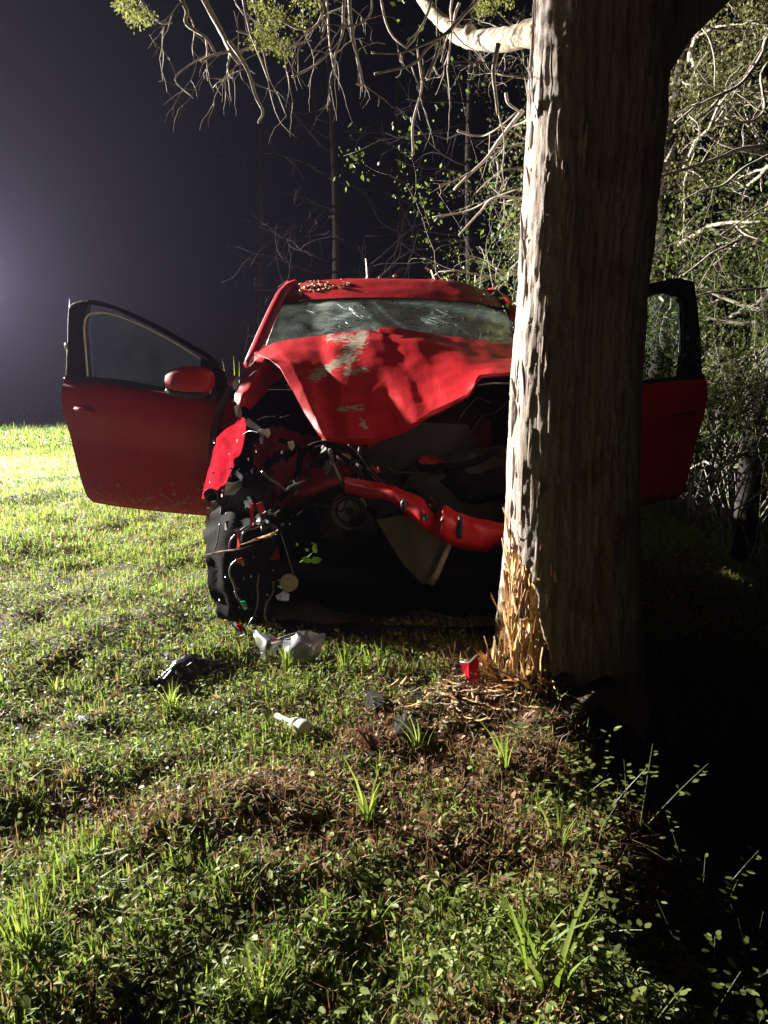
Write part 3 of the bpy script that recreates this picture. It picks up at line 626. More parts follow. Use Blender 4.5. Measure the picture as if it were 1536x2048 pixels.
# lower valance, undertray and cross member in the dark
sheet('lower_valance', [[(520, 1235, 3.2), (600, 1245, 3.1), (700, 1245, 3.05), (820, 1250, 3.02), (940, 1250, 2.98), (1090, 1255, 2.98)], [(515, 1268, 3.16), (600, 1285, 3.02), (700, 1290, 2.98), (820, 1296, 2.94), (940, 1300, 2.92), (1090, 1300, 2.92)],
                        [(530, 1290, 3.2), (600, 1316, 3.04), (700, 1325, 3.0), (820, 1335, 2.94), (940, 1338, 2.92), (1090, 1340, 2.92)]], MATTE, car, .005, 6, .03, 9, ragged=.012, sharp=.3)
mb = MB(); mb.tube([(-.55, 3.35, .2), (.05, 3.3, .17), (.75, 3.3, .2)], .045, 8); mb.box((.05, 4.6, .19), (1.3, 2.6, .03)); mb.build('cross_member', MATTE, car)
sheet('radiator_surround', [[(560, 1010, 3.5), (640, 1050, 3.45), (740, 1070, 3.4), (1090, 1110, 3.25)], [(575, 1100, 3.45), (640, 1130, 3.42), (740, 1150, 3.4), (1090, 1180, 3.22)], [(585, 1225, 3.42), (640, 1230, 3.4), (740, 1235, 3.4), (1090, 1240, 3.2)]], MATTE, car, .006, 6, .05, 7, ragged=.02)
# right-hand wing behind the trunk
sheet('front_wing', [[(.82, 3.05, .95), (.84, 3.4, .98), (.86, 3.8, 1.0), (.87, 4.1, 1.0)], [(.93, 3.05, .8), (.93, 3.4, .85), (.92, 3.8, .85), (.91, 4.1, .85)], [(.95, 3.0, .55), (.95, 3.3, .72), (.94, 3.75, .72), (.92, 4.1, .55)], [(.9, 3.0, .35), (.93, 3.12, .5), (.93, 3.85, .4), (.9, 4.1, .28)]], PAINT, car, .005, 5, .04, 6, world=True, back=(-1, 0, 0))
# wheels
def wheel(c, yaw, r=.315, wdt=.205, lean=0):
    ax = Vector((math.cos(yaw), math.sin(yaw), lean)).normalized(); h = wdt/2
    w0 = MB(); pr = []
    for k in range(-3, 4):
        pr += [(r-.004*abs(k), h*.82*k/3.0-.009), (r-.004*abs(k)-.004, h*.82*k/3.0), (r-.004*abs(k)-.004, h*.82*k/3.0+.004), (r-.004*abs(k), h*.82*k/3.0+.012)]
    pr = [(r*.66, -h*.9), (r*.8, -h*1.04), (r*.93, -h)]+pr+[(r*.93, h), (r*.8, h*1.04), (r*.66, h*.9), (r*.62, 0), (r*.66, -h*.9)]
    w0.lathe(pr, c, ax, 48); ty = w0.build('wheel', RUBBER, car, True, 40)
    w1 = MB(); w1.lathe([(0, h*.5), (.05, h*.5), (.06, h*.3), (r*.6, h*.62), (r*.67, h*.9), (r*.6, h*.5), (r*.58, -h*.8), (r*.67, -h*.9)], c, ax, 30); w1.build('rim', STEEL, ty, True, 35)
    return ty
wheel((-.615, 3.58, .30), math.pi-.12, .30, .19, .05)
wheel((.80, 3.55, .31), .1); wheel((-.74, 6.75, .315), math.pi); wheel((.84, 6.75, .315), 0)
sheet('hinge_pillar', [[(-.79, 4.12, 1.05), (-.80, 4.0, 1.03), (-.78, 3.9, 1.0)], [(-.86, 4.12, .8), (-.87, 3.98, .8), (-.85, 3.8, .8)], [(-.88, 4.12, .5), (-.89, 3.98, .5), (-.87, 3.8, .5)], [(-.84, 4.12, .24), (-.85, 4.0, .24), (-.83, 3.85, .24)]], BLACK, car, .03, 4, .01, 8, world=True, back=(1, 0, 0))
# torn wheel-arch liner: ragged black plastic round the wheel
sheet('wheel_arch_liner', [[(440, 1010, 3.5), (480, 1000, 3.42), (530, 1010, 3.45), (570, 1030, 3.5)], [(412, 1045, 3.3), (460, 1060, 3.2), (510, 1055, 3.2), (560, 1070, 3.3)], [(412, 1110, 3.2), (455, 1120, 3.12), (500, 1130, 3.16), (540, 1130, 3.3)],
                           [(420, 1180, 3.2), (460, 1190, 3.12), (500, 1190, 3.12), (540, 1195, 3.2)], [(440, 1240, 3.2), (475, 1248, 3.14), (520, 1250, 3.12), (560, 1245, 3.16)]], MATTE, car, .004, 6, .018, 9, ragged=.014, sharp=.2)
# snapped brackets, wiring and bright torn-metal slivers
def pxtube(name, pts, r_, m, sm=5, par=None, n=6, flat=1.0):
    P = crom(np.array([tuple(at(*p)) for p in pts])[:, None], sm)[:, 0]; k = MB(); k.tube([tuple(p) for p in P], r_ if not callable(r_) else [r_(i/(len(P)-1)) for i in range(len(P))], n, flat); return k.build(name, m, par if par is not None else car, True)
for pts, r_ in (([(458, 1100, 3.08), (462, 1080, 3.08), (480, 1062, 3.08), (500, 1050, 3.08), (532, 1042, 3.12)], .0045), ([(482, 1088, 3.06), (488, 1064, 3.06), (512, 1056, 3.08), (524, 1048, 3.1), (532, 1042, 3.12)], .004),
              ([(476, 1118, 3.06), (462, 1132, 3.06), (460, 1150, 3.06), (468, 1168, 3.06), (472, 1185, 3.06)], .005), ([(470, 1182, 3.06), (476, 1196, 3.05), (486, 1208, 3.05)], .005),
              ([(518, 1148, 3.1), (515, 1170, 3.1), (516, 1195, 3.1), (512, 1222, 3.08), (500, 1245, 3.06), (494, 1262, 3.05)], .0045), ([(546, 1162, 3.08), (546, 1185, 3.06), (534, 1205, 3.06), (530, 1228, 3.06), (532, 1240, 3.06)], .006),
              ([(530, 1240, 3.06), (545, 1248, 3.05), (560, 1255, 3.05), (572, 1258, 3.05)], .0035), ([(485, 870, 3.5), (500, 862, 3.45), (520, 866, 3.4)], .003), ([(515, 840, 3.5), (532, 834, 3.5), (552, 833, 3.5)], .003), ([(560, 835, 3.5), (570, 833, 3.5), (580, 831, 3.5)], .0025),
              ([(520, 1010, 3.2), (540, 1030, 3.2), (560, 1022, 3.2)], .0035), ([(440, 1045, 3.1), (436, 1075, 3.08), (430, 1100, 3.1)], .003), ([(560, 1060, 3.2), (575, 1110, 3.15), (590, 1160, 3.15)], .003)):
    pxtube('wire', pts, r_, WIRE)
def shard(pts, Y_, m, name='metal_shard', dy=.006):
    k = MB(); P = [at(p[0], p[1], Y_+random.uniform(-.012, .012)) for p in pts]; k.prism(P, (0, dy, 0)); return k.build(name, m, car)
shard([(468, 812), (478, 810), (484, 826), (482, 836), (472, 834)], 3.55, SILVER, 'hinge_bracket')
shard([(488, 842), (496, 836), (512, 848), (524, 858), (516, 862), (496, 854)], 3.46, SILVER, 'hinge_bracket')
shard([(516, 860), (538, 857), (541, 868), (536, 876), (526, 868), (516, 866)], 3.42, WHITE, 'hinge_bracket')
shard([(521, 868), (527, 870), (526, 888), (520, 888)], 3.42, SILVER)
shard([(575, 884), (586, 882), (590, 892), (584, 902), (578, 896)], 3.4, WHITE)
shard([(452, 965), (470, 966), (487, 958), (482, 975), (468, 990), (448, 990)], 3.35, SILVER, 'bumper_bracket')
for q_ in ([(412, 1016), (419, 1016), (418, 1043), (412, 1043)], [(422, 1004), (430, 1002), (428, 1022), (422, 1022)], [(450, 1042), (458, 1040), (454, 1060), (449, 1060)]): shard(q_, 3.1, STEEL)
for q_ in ([(500, 1010), (507, 1006), (507, 1052), (500, 1052)], [(475, 1062), (481, 1062), (480, 1094), (474, 1096)], [(512, 1008), (524, 1004), (530, 1022), (520, 1030)], [(474, 1118), (484, 1116), (484, 1128), (476, 1126)]): shard(q_, 3.08, PAINT, 'paint_shard')
shard([(480, 1118), (486, 1122), (490, 1132), (484, 1132)], 3.05, STEEL); shard([(535, 1022), (550, 1028), (558, 1020), (546, 1030), (536, 1030)], 3.1, STEEL)
shard([(480, 1204), (490, 1202), (495, 1217), (488, 1221)], 3.03, GREENPL, 'green_clip')
for k in range(46):
    px, py = random.uniform(415, 600), random.uniform(870, 1255); w_ = random.uniform(1.5, 4.5); h_ = random.uniform(1.5, 6)
    if px > 560 and py > 1050: continue
    shard([(px, py), (px+w_, py-w_*.4), (px+w_*1.2, py+h_), (px+w_*.2, py+h_*.8)], random.uniform(3.05, 3.14) if py > 1000 else 3.3, random.choice([SILVER, STEEL, CRACK, BLACK, BLACK]), 'glass_bit', .003)
# bits of broken lamp glass sprinkled on the flap and hood
mb = MB()
for k in range(26):
    i = random.randrange(len(flap.data.vertices)//2); mb.blob(Vector(flap.data.vertices[i].co)+Vector((-.003, -.005, 0)), (.004, .002, .002), 2, 5, .4, k)
mb.build('glass_crumb', CRACK, flap)['kind'] = 'stuff'

# --- doors
def door(side):
    H = (-.80, 4.02) if side < 0 else (.88, 4.05); T = (-1.79, 4.32) if side < 0 else (1.80, 4.32)
    mir = lambda px: px if side < 0 else 1538-px
    dirv = Vector((T[0]-H[0], T[1]-H[1], 0)).normalized(); nrm = Vector((dirv.y, -dirv.x, 0)); nrm = nrm if nrm.y < 0 else -nrm
    P = lambda px, py, off=0.: on_plane(mir(px), py, H, T)+nrm*off
    rws = [[(131, 757), (200, 762), (270, 770), (345, 783), (410, 790), (472, 795)], [(131, 778), (200, 782), (270, 789), (345, 800), (410, 806), (472, 810)], [(136, 818), (205, 824), (275, 835), (345, 846), (410, 856), (472, 866)],
           [(148, 876), (212, 882), (280, 892), (345, 902), (410, 912), (472, 920)], [(164, 935), (222, 942), (284, 950), (345, 960), (410, 968), (470, 976)], [(181, 985), (232, 992), (290, 1000), (345, 1007), (405, 1014), (462, 1020)], [(190, 1004), (238, 1011), (292, 1018), (345, 1024), (402, 1029), (455, 1034)]]
    if side > 0: rws = [[(px, py+(px-131)*.02-8) for px, py in r] for r in rws]
    offs = [-.014, .030, .042, .026, .034, .042, .018]
    g_ = [[P(px, py, offs[i]+(.006 if 0 < j < 5 else 0)) for j, (px, py) in enumerate(r)] for i, r in enumerate(rws)]
    d = sheet('door', g_, PAINT, car, .012, 7, .003 if side < 0 else .01, 4, world=True, back=tuple(-nrm), dirt=lambda p: max(0, min(.28, (project(p)[1]-915)/300)))
    g2 = [[P(px, py, -.055) for px, py in r] for r in rws]
    sheet('door_trim', g2, BLACK, d, .02, 3, .01, 5, world=True, back=tuple(-nrm))
    k = MB()
    for e in ([r[0] for r in rws], rws[-1]):
        for a_, b_ in zip(e, e[1:]): k.prism([P(*a_, .012), P(*b_, .012), P(*b_, -.06), P(*a_, -.06)], (0, 0, .004))
    k.build('door_edge', PAINT, d)
    # window frame
    k = MB()
    outer = [(134, 757), (136, 690), (137, 640), (142, 612), (175, 604), (215, 612), (270, 634), (330, 664), (385, 696), (425, 722), (445, 760), (462, 792)]
    Pt = crom(np.array([tuple(P(*p, -.015)) for p in outer])[:, None], 3)[:, 0]; k.tube([tuple(p) for p in Pt], .014, 6)
    inn = [(176, 755), (172, 700), (169, 650), (180, 628), (215, 626), (260, 640), (320, 668), (370, 697), (408, 722)]
    # pillar cover between outer and inner
    poly = [(137, 757), (138, 690), (139, 640), (143, 613), (176, 606), (168, 640), (167, 660), (171, 700), (175, 757)]
    if side > 0: poly = [(137, 760), (139, 690), (142, 640), (150, 572), (170, 566), (250, 580), (300, 596), (250, 596), (205, 588), (188, 592), (176, 606), (174, 640), (172, 660), (171, 700), (170, 730), (176, 765)]
    if side > 0:
        k = MB(); k.tube([P(p, q_, -.015) for p, q_ in ((134, 757), (138, 690), (143, 620), (150, 566), (180, 560), (250, 574), (320, 600), (380, 640), (430, 720))], .014, 6)
        poly = [(136, 757), (139, 690), (143, 620), (152, 567), (180, 562), (250, 576), (300, 594), (250, 594), (205, 586), (186, 592), (176, 608), (173, 650), (172, 700), (178, 757)]
    k.prism([P(*p, -.004) for p in poly], tuple(-nrm*.03)); k.build('window_frame', MATTE, d, False)
    k = MB(); pth = inn if side < 0 else [(176, 745), (172, 690), (173, 640), (178, 604), (190, 590), (206, 585), (250, 592), (300, 610)]
    Pt = crom(np.array([tuple(P(*p, .003)) for p in pth])[:, None], 4)[:, 0]; k.tube([tuple(p) for p in Pt], .0050 if side < 0 else .004, 6); k.build('chrome_strip', SATIN if side < 0 else GLOSSBLACK, d, True)
    k = MB(); k.prism([P(*p, -.02) for p in ([(176, 757), (171, 690), (169, 640), (185, 624), (215, 622), (262, 640), (330, 672), (408, 722), (430, 770)] if side < 0 else [(176, 757), (172, 690), (174, 640), (180, 600), (206, 585), (250, 592), (320, 610), (380, 650), (430, 760)])], tuple(-nrm*.004)); k.build('window_glass', SIDEGLASS, d)
    k = MB(); k.prism([P(*p, .004) for p in ((134, 750), (240, 758), (345, 776), (440, 784), (440, 792), (345, 786), (240, 770), (134, 760))], tuple(nrm*.008)); k.build('belt_seal', GLOSSBLACK, d)
    # quarter triangle + mirror
    k = MB(); k.prism([P(*p, .0) for p in ((404, 715), (425, 722), (452, 745), (470, 790), (400, 790))], tuple(nrm*.012)); k.build('mirror_base', BLACK, d)
    k = MB(); k.blob((0, 0, 0), (.138, .05, .078), 12, 20, 0, 0, .72)
    k.v = [(x, y+.01*(x/.13)**2, z*(1-.28*max(0, -x/.13)**1.5)+.010*x/.13) for x, y, z in k.v]
    c_ = P(397, 762, .10); rot = Matrix.Rotation(.10, 3, 'Y')@Matrix.Rotation(-.25 if side < 0 else .25, 3, 'Z')
    k.v = [tuple(c_+rot@Vector((v[0] if side < 0 else -v[0], v[1], v[2]))) for v in k.v]; m0 = k.build('wing_mirror', PAINT, d, True)
    k = MB(); k.blob((0, 0, 0), (.125, .05, .026), 8, 18, 0, 0, .7); k.v = [tuple(c_+rot@Vector((v[0] if side < 0 else -v[0], v[1]+.006, v[2]-.06))) for v in k.v]; k.build('mirror_housing', BLACK, m0, True)
    k = MB(); ring = []
    for i in range(13):
        a_ = -math.pi/2+math.pi*i/12; ring.append(c_+rot@Vector((-side*-1*(-.105-.02*math.cos(a_)) if side < 0 else .105+.02*math.cos(a_), .008, .058*math.sin(a_)-.006)))
    k.tube(ring, .006, 6); k.build('mirror_rim_glint', SATIN, m0, True)  # pale ring drawn in for the lamplit edge of the mirror shell
    k = MB(); k.tube([P(425, 785, .06), P(440, 788, .03), P(450, 788, .0)], [.03, .035, .04], 8); k.build('mirror_arm', BLACK, m0, True)
    # handle
    k = MB(); k.tube([P(163, 817, .052), P(168, 816, .068), P(182, 819, .072), P(196, 823, .062), P(200, 824, .048)], [.008, .012, .012, .010, .007], 8); k.build('door_handle', PAINT, d, True)
    if side < 0:
        k = MB()
        for c, s_ in (((133, 692), (.010, .012, .020)), ((131, 757), (.008, .01, .008)), ((130, 776), (.010, .01, .010))): k.blob(P(*c, .0), s_, 5, 8, .1, 1, .7)
        k.tube([P(135, 597, -.02), P(134, 650, -.02), P(133, 700, -.01), P(133, 755, -.0)], [.003, .004, .005, .005], 5)
        k.build('edge_rim_glint', CHROME, d, True)  # chrome line and beads stand in for the lit rim of the door edge
    return d
door(-1); door(1)

# --- things lying on the car
def bits(base, n, area, Y_, m, name, label, cat, size=(.006, .02), group=None):
    for k in range(n):
        px, py = random.uniform(*area[:2]), random.uniform(*area[2:]); s_ = random.uniform(*size)
        c_ = at(px, py, Y_); q_ = MB(); q_.blob((0, 0, 0), (s_*1.5, s_*.7, s_*.45), 4, 6, .6, k)
        rr = Matrix.Rotation(random.uniform(0, 6), 3, 'Z')@Matrix.Rotation(random.uniform(-.5, .5), 3, 'Y'); q_.v = [tuple(rr@Vector(v)) for v in q_.v]
        o = q_.build(name, m); o.location = c_; tag(o, label, cat, group)
BARKCH = mat('reddish_bark_chip', (.58, .36, .25), (.30, .16, .10), .85, 60, bmp=.6)
def roofz(px): return float(np.interp(px, [580, 634, 706, 790, 872, 934, 985], [570, 562, 557, 558, 560, 568, 590]))
k = 0
for i in range(90):
    px = random.uniform(590, 700); Yd = random.uniform(4.85, 5.2); py = np.interp(Yd, [4.72, 4.92, 5.25], [np.interp(px, [568, 620, 700], [606, 600, 596]), np.interp(px, [572, 628, 704], [586, 577, 573]), roofz(px)])
    s_ = random.uniform(.006, .022); q_ = MB(); q_.blob((0, 0, 0), (s_*1.6, s_*.8, s_*.5), 4, 6, .6, i); o = q_.build('bark_chip', BARKCH); o.location = at(px, py-2, Yd); o.rotation_euler = (random.uniform(-.4, .4), random.uniform(-.4, .4), random.uniform(0, 6))
    tag(o, 'small reddish bark chip in the heap on the left corner of the car roof', 'bark chip', 'bark chips on the roof corner')
for (px, py, s_, lb) in ((760, 555, .010, 'tiny tan bark chip at the middle of the roof edge'), (790, 552, .014, 'tan wood chip just right of the middle of the car roof'), (858, 562, .014, 'pale pinkish chip low on the right of the roof edge')):
    q_ = MB(); q_.blob((0, 0, 0), (s_*1.4, s_*.7, s_*.6), 4, 6, .6, px); o = q_.build('bark_chip', BARKCH); o.location = at(px, py, 5.22); tag(o, lb, 'bark chip')
q_ = MB(); q_.tube([at(852, 536, 5.2), at(862, 540, 5.2), at(866, 552, 5.2), at(872, 562, 5.2)], [.012, .010, .012, .006], 6, .4, .2); tag(q_.build('curled_bark_piece', BARKCH), 'curled pale pink bark piece standing on the right of the car roof', 'bark piece')
q_ = MB(); q_.tube([at(732, 517, 5.6), at(734, 535, 5.6), at(735, 556, 5.6)], [.006, .007, .008], 6); q_.tube([(at(735, 556, 5.6)+Vector((0, 0, 0))), (at(735, 556, 5.6)+Vector((0, .02, -.03)))], [.018, .02], 8); put(q_.build('roof_aerial', STEEL), car)
def stick(name, pts, rad_, label, cat, m, n=6, flat=.5, jit=.25):
    P = crom(np.array([tuple(at(*p)) for p in pts])[:, None], 5)[:, 0]; k = MB(); L_ = len(P)
    k.tube([tuple(p) for p in P], [np.interp(i/(L_-1), np.linspace(0, 1, len(rad_)), rad_) for i in range(L_)], n, flat, jit); return tag(k.build(name, m), label, cat)
stick('broken_stick', [(406, 1112, 3.04), (440, 1104, 3.04), (480, 1098, 3.04), (505, 1090, 3.05)], [.006, .010, .009, .002], 'long broken brown stick lying across the front wheel', 'stick', mat('split_brown_wood', (.36, .22, .16), (.14, .07, .05), .85, 50, bmp=.6))
stick('wood_sliver', [(480, 1090, 3.02), (515, 1078, 3.02), (540, 1070, 3.02), (556, 1060, 3.03)], [.002, .012, .014, .006], 'pale splintered wood sliver above the stick on the front wheel', 'wood sliver', WOOD)

# leaf sprig on the wreck
def leafshape(mb_, c, d, nrm, L_, wd):
    d = Vector(d).normalized(); n_ = Vector(nrm).normalized(); s_ = d.cross(n_).normalized()
    v = [c, c+d*L_*.3+s_*wd*.5+n_*L_*.04, c+d*L_*.7+s_*wd*.4, c+d*L_, c+d*L_*.7-s_*wd*.4, c+d*L_*.3-s_*wd*.5+n_*L_*.04]
    mb_.add(v, [(0, 1, 2, 3), (3, 4, 5, 0)])
FRESH = mat('fresh_green_leaf', (.20, .42, .05), (.14, .32, .04), .4, 30, bmp=.2)
sp = empty('leaf_sprig', at(620, 1112, 3.0), 'small sprig of bright green leaves caught in the dark front of the wreck', 'leaves')
for (px, py, dx, dz, L_) in ((603, 1116, 1, -.35, .045), (620, 1122, 1, .15, .05), (628, 1100, .2, .9, .03), (634, 1106, -.5, .8, .035), (618, 1102, -.6, .4, .02), (596, 1092, -.4, .8, .016), (622, 1087, .8, .1, .012)):
    k = MB(); leafshape(k, at(px, py, 3.0), (dx, -.1, dz), (.2, -1, .4), L_, L_*.6); k.build('leaf', FRESH, sp)
k = MB(); k.tube([at(600, 1125, 3.03), at(618, 1112, 3.01), at(632, 1098, 3.0)], .0015, 4); k.build('stem', FRESH, sp)

# ================================================================== THE CEDAR
tree = empty('cedar_tree', (.71, 2.64, 0), 'thick cedar trunk with grey fibrous bark, splintered at its base by the red car', 'tree')
Lp = [(-400, 1075), (-60, 1064), (100, 1057), (200, 1051), (400, 1044), (600, 1033), (750, 1021), (900, 1014), (1050, 1009), (1120, 1006), (1250, 992), (1330, 985), (1400, 985), (1500, 960)]
Rp = [(-400, 1400), (-60, 1352), (60, 1336), (120, 1334), (250, 1328), (400, 1312), (500, 1302), (600, 1292), (700, 1284), (900, 1276), (1100, 1274), (1300, 1280), (1400, 1290), (1500, 1320)]
TY = 2.66
NA, NZ = 220, 360
pys = np.linspace(1470, -260, NZ)
V = np.zeros((NZ, NA, 3)); wood = np.zeros((NZ, NA))
prof = []
for i, py in enumerate(pys):
    l = np.interp(py, [p[0] for p in Lp], [p[1] for p in Lp]); r = np.interp(py, [p[0] for p in Rp], [p[1] for p in Rp])
    A = at(l, py, TY); B = at(r, py, TY); prof.append(((A+B)/2, (B-A).length/2))
for i in range(NZ):
    c, rad = prof[i]; z = c.z
    for j in range(NA):
        a_ = 2*math.pi*j/NA; ca, sa = math.cos(a_), math.sin(a_)
        # flutes and fibrous strips
        f1 = mn.noise(Vector((ca*1.1, sa*1.1, z*.35)))*.10
        f2 = abs(mn.noise(Vector((ca*6, sa*6, z*.9+3))))*.03
        f3 = abs(mn.noise(Vector((ca*22, sa*22, z*4.5+8))))*.034
        f4 = mn.noise(Vector((ca*60, sa*60, z*18)))*.018+.012*(mn.cell(Vector((a_*19+mn.noise(Vector((0, 0, z*6))), z*7+a_*3, 1)))-.5)
        k_ = 1+f1*.55+f2-f3+f4-.03
        # the torn patch: faces left and the car
        dd = math.cos(a_-R(203)); lim = .52+.13*mn.noise(Vector((ca*5, sa*5, 2)))+.06*mn.noise(Vector((ca*22, sa*22, 5)))
        top = lim-1.5*(1-dd)
        if z < top and dd > .1:
            wood[i, j] = min(1, (top-z)/.015); dp = min(1, (top-z)/.06)
            k_ = k_-dp*(.10+.10*math.exp(-((z-.27)/.10)**2)-.10*math.exp(-((z-.05)/.08)**2))+dp*.10*mn.noise(Vector((ca*8, sa*8, z*7)))+dp*.13*(mn.cell(Vector((a_*17+.8*mn.noise(Vector((a_*5, 0, z*9))), z*6+mn.cell(Vector((a_*17, 3, 1)))*5, 4)))-.5)+dp*.05*(mn.cell(Vector((a_*38, z*14, 9)))-.5)
        rr = rad*k_*(abs(math.cos(a_+.06))**3.6+abs(math.sin(a_+.06))**3.6)**(-1/3.6)*.97
        V[i, j] = (c.x+rr*ca, c.y+rr*sa, z)
idx = np.arange(NZ*NA).reshape(NZ, NA); nx = np.roll(idx, -1, axis=1)
q = np.stack([idx[:-1], nx[:-1], nx[1:], idx[1:]], -1).reshape(-1, 4)
trunk = npmesh('trunk', V.reshape(-1, 3), q, mat=BARK, smooth=True, parent=tree)
aw = trunk.data.attributes.new('wood', 'FLOAT', 'POINT'); aw.data.foreach_set('value', wood.ravel().astype(np.float32))
def trunk_pt(ang, z, out=0.):
    i = int(np.argmin([abs(p[0].z-z) for p in prof])); c, rad = prof[i]; rad *= (abs(math.cos(ang+.06))**3.6+abs(math.sin(ang+.06))**3.6)**(-1/3.6)*.97; return Vector((c.x+(rad+out)*math.cos(ang), c.y+(rad+out)*math.sin(ang), z))
# loose bark strips
for k in range(70):
    a_ = R(random.uniform(190, 255)); z = random.uniform(.55, 2.9); L_ = random.uniform(.05, .2); k_ = MB(); w_ = random.uniform(.004, .009)
    pts = [trunk_pt(a_+random.uniform(-.01, .01), z+L_*t_, .001+(.006*abs(t_-.5) if k % 3 else .018*t_*t_)) for t_ in (0, .25, .5, .75, 1)]
    k_.tube(pts, [w_*.3, w_*.8, w_, w_*.8, w_*.2], 5, .35, .15); k_.build('bark_strip', BARK, tree)
# splinters of the torn base
def splinter(c, d, L_, w_, m=WOOD, nm='splinter'):
    d = Vector(d).normalized(); c = Vector(c); s_ = d.cross(Vector((random.random(), random.random(), .3))).normalized(); t_ = d.cross(s_)
    b = random.uniform(-.25, .25)
    k = MB(); pts = [c-s_*w_*.5-t_*w_*.25, c+s_*w_*.5-t_*w_*.25, c+s_*w_*.35+t_*w_*.25, c-s_*w_*.4+t_*w_*.25]
    mid = [p+d*L_*.55+s_*b*L_*.3 for p in pts]; mid = [Vector(c+d*L_*.55+s_*b*L_*.3).lerp(p, .75) for p in mid]
    tip = [c+d*L_*random.uniform(.85, 1)+s_*b*L_+s_*w_*.1, c+d*L_+s_*b*L_*.8-s_*w_*.05]
    k.add(pts+mid+tip, [(3, 2, 1, 0), (0, 1, 5, 4), (1, 2, 6, 5), (2, 3, 7, 6), (3, 0, 4, 7), (4, 5, 8), (5, 6, 9, 8), (6, 7, 9), (7, 4, 8, 9)])
    return k.build(nm, m, tree)
for k in range(260):
    a_ = R(random.gauss(205, 17)); z = random.uniform(.0, .50)
    o_ = -.040+.040*random.random()-.02*math.exp(-((z-.27)/.1)**2)+.03*math.exp(-((z-.05)/.06)**2); p = trunk_pt(a_, z, o_)
    out = Vector((math.cos(a_), math.sin(a_), 0)); up = random.choice((1, 1, -1)); big = random.random() < .35
    splinter(p, Vector((0, 0, up))+out*random.uniform(-.08, .22)+Vector((random.uniform(-.16, .16), random.uniform(-.16, .16), 0)), random.uniform(.04, .11) if big else random.uniform(.04, .15), random.uniform(.012, .022) if big else random.uniform(.003, .009), random.choice([WOOD, WOOD, WOOD, OLDWOOD, BARK]))
for k in range(40):                                   # frayed skirt at the foot
    a_ = R(random.uniform(185, 256)); p = trunk_pt(a_, random.uniform(.0, .08), random.uniform(-.01, .04)); out = Vector((math.cos(a_), math.sin(a_), 0))
    splinter(p, out*random.uniform(.3, 1)+Vector((0, 0, random.uniform(-.2, .8))), random.uniform(.05, .13), random.uniform(.008, .022))
# right-hand limb of the fork at the top of the frame
k = MB(); k.tube([at(1290, 130, 2.7), at(1345, 40, 2.75), at(1420, -30, 2.85), at(1520, -120, 3.0), at(1640, -240, 3.2)], [.08, .085, .08, .07, .06], 16, 1, .05); k.build('limb', BARK, tree, True)
def pxbranch(mb_, pts, r0, r1, n=5, sm=5, wig=.006):
    P = crom(np.array([tuple(at(*p)) for p in pts])[:, None], sm)[:, 0]; L_ = len(P)
    P = [Vector(p)+Vector(mn.noise_vector(Vector(p)*9))*wig for p in P]
    mb_.tube(P, [r0+(r1-r0)*i/(L_-1) for i in range(L_)], n, 1, .12); return P
def twigs(mb_, p, d, L_, r, depth, tips, droop=.15, spread_=.7):
    pts = [p.copy()]; q_ = p.copy(); d = Vector(d).normalized(); n = 6
    for i in range(n):
        d = (d+Vector((random.gauss(0, .22), random.gauss(0, .22), random.gauss(0, .18)-droop*.35))).normalized(); q_ = q_+d*L_/n; pts.append(q_.copy())
        if depth > 0 and i > 0 and random.random() < .62:
            nd = (d+Vector((random.gauss(0, spread_), random.gauss(0, spread_), random.gauss(0, spread_)-droop))).normalized()
            twigs(mb_, q_, nd, L_*random.uniform(.3, .62), r*(1-i/n)*.6+.0006, depth-1, tips, droop, spread_)
    mb_.tube(pts, [r*(1-.75*i/n) for i in range(n+1)], 4 if r < .006 else 6, 1, .1); tips.append((pts[-1], d)); tips.append((pts[3], d))
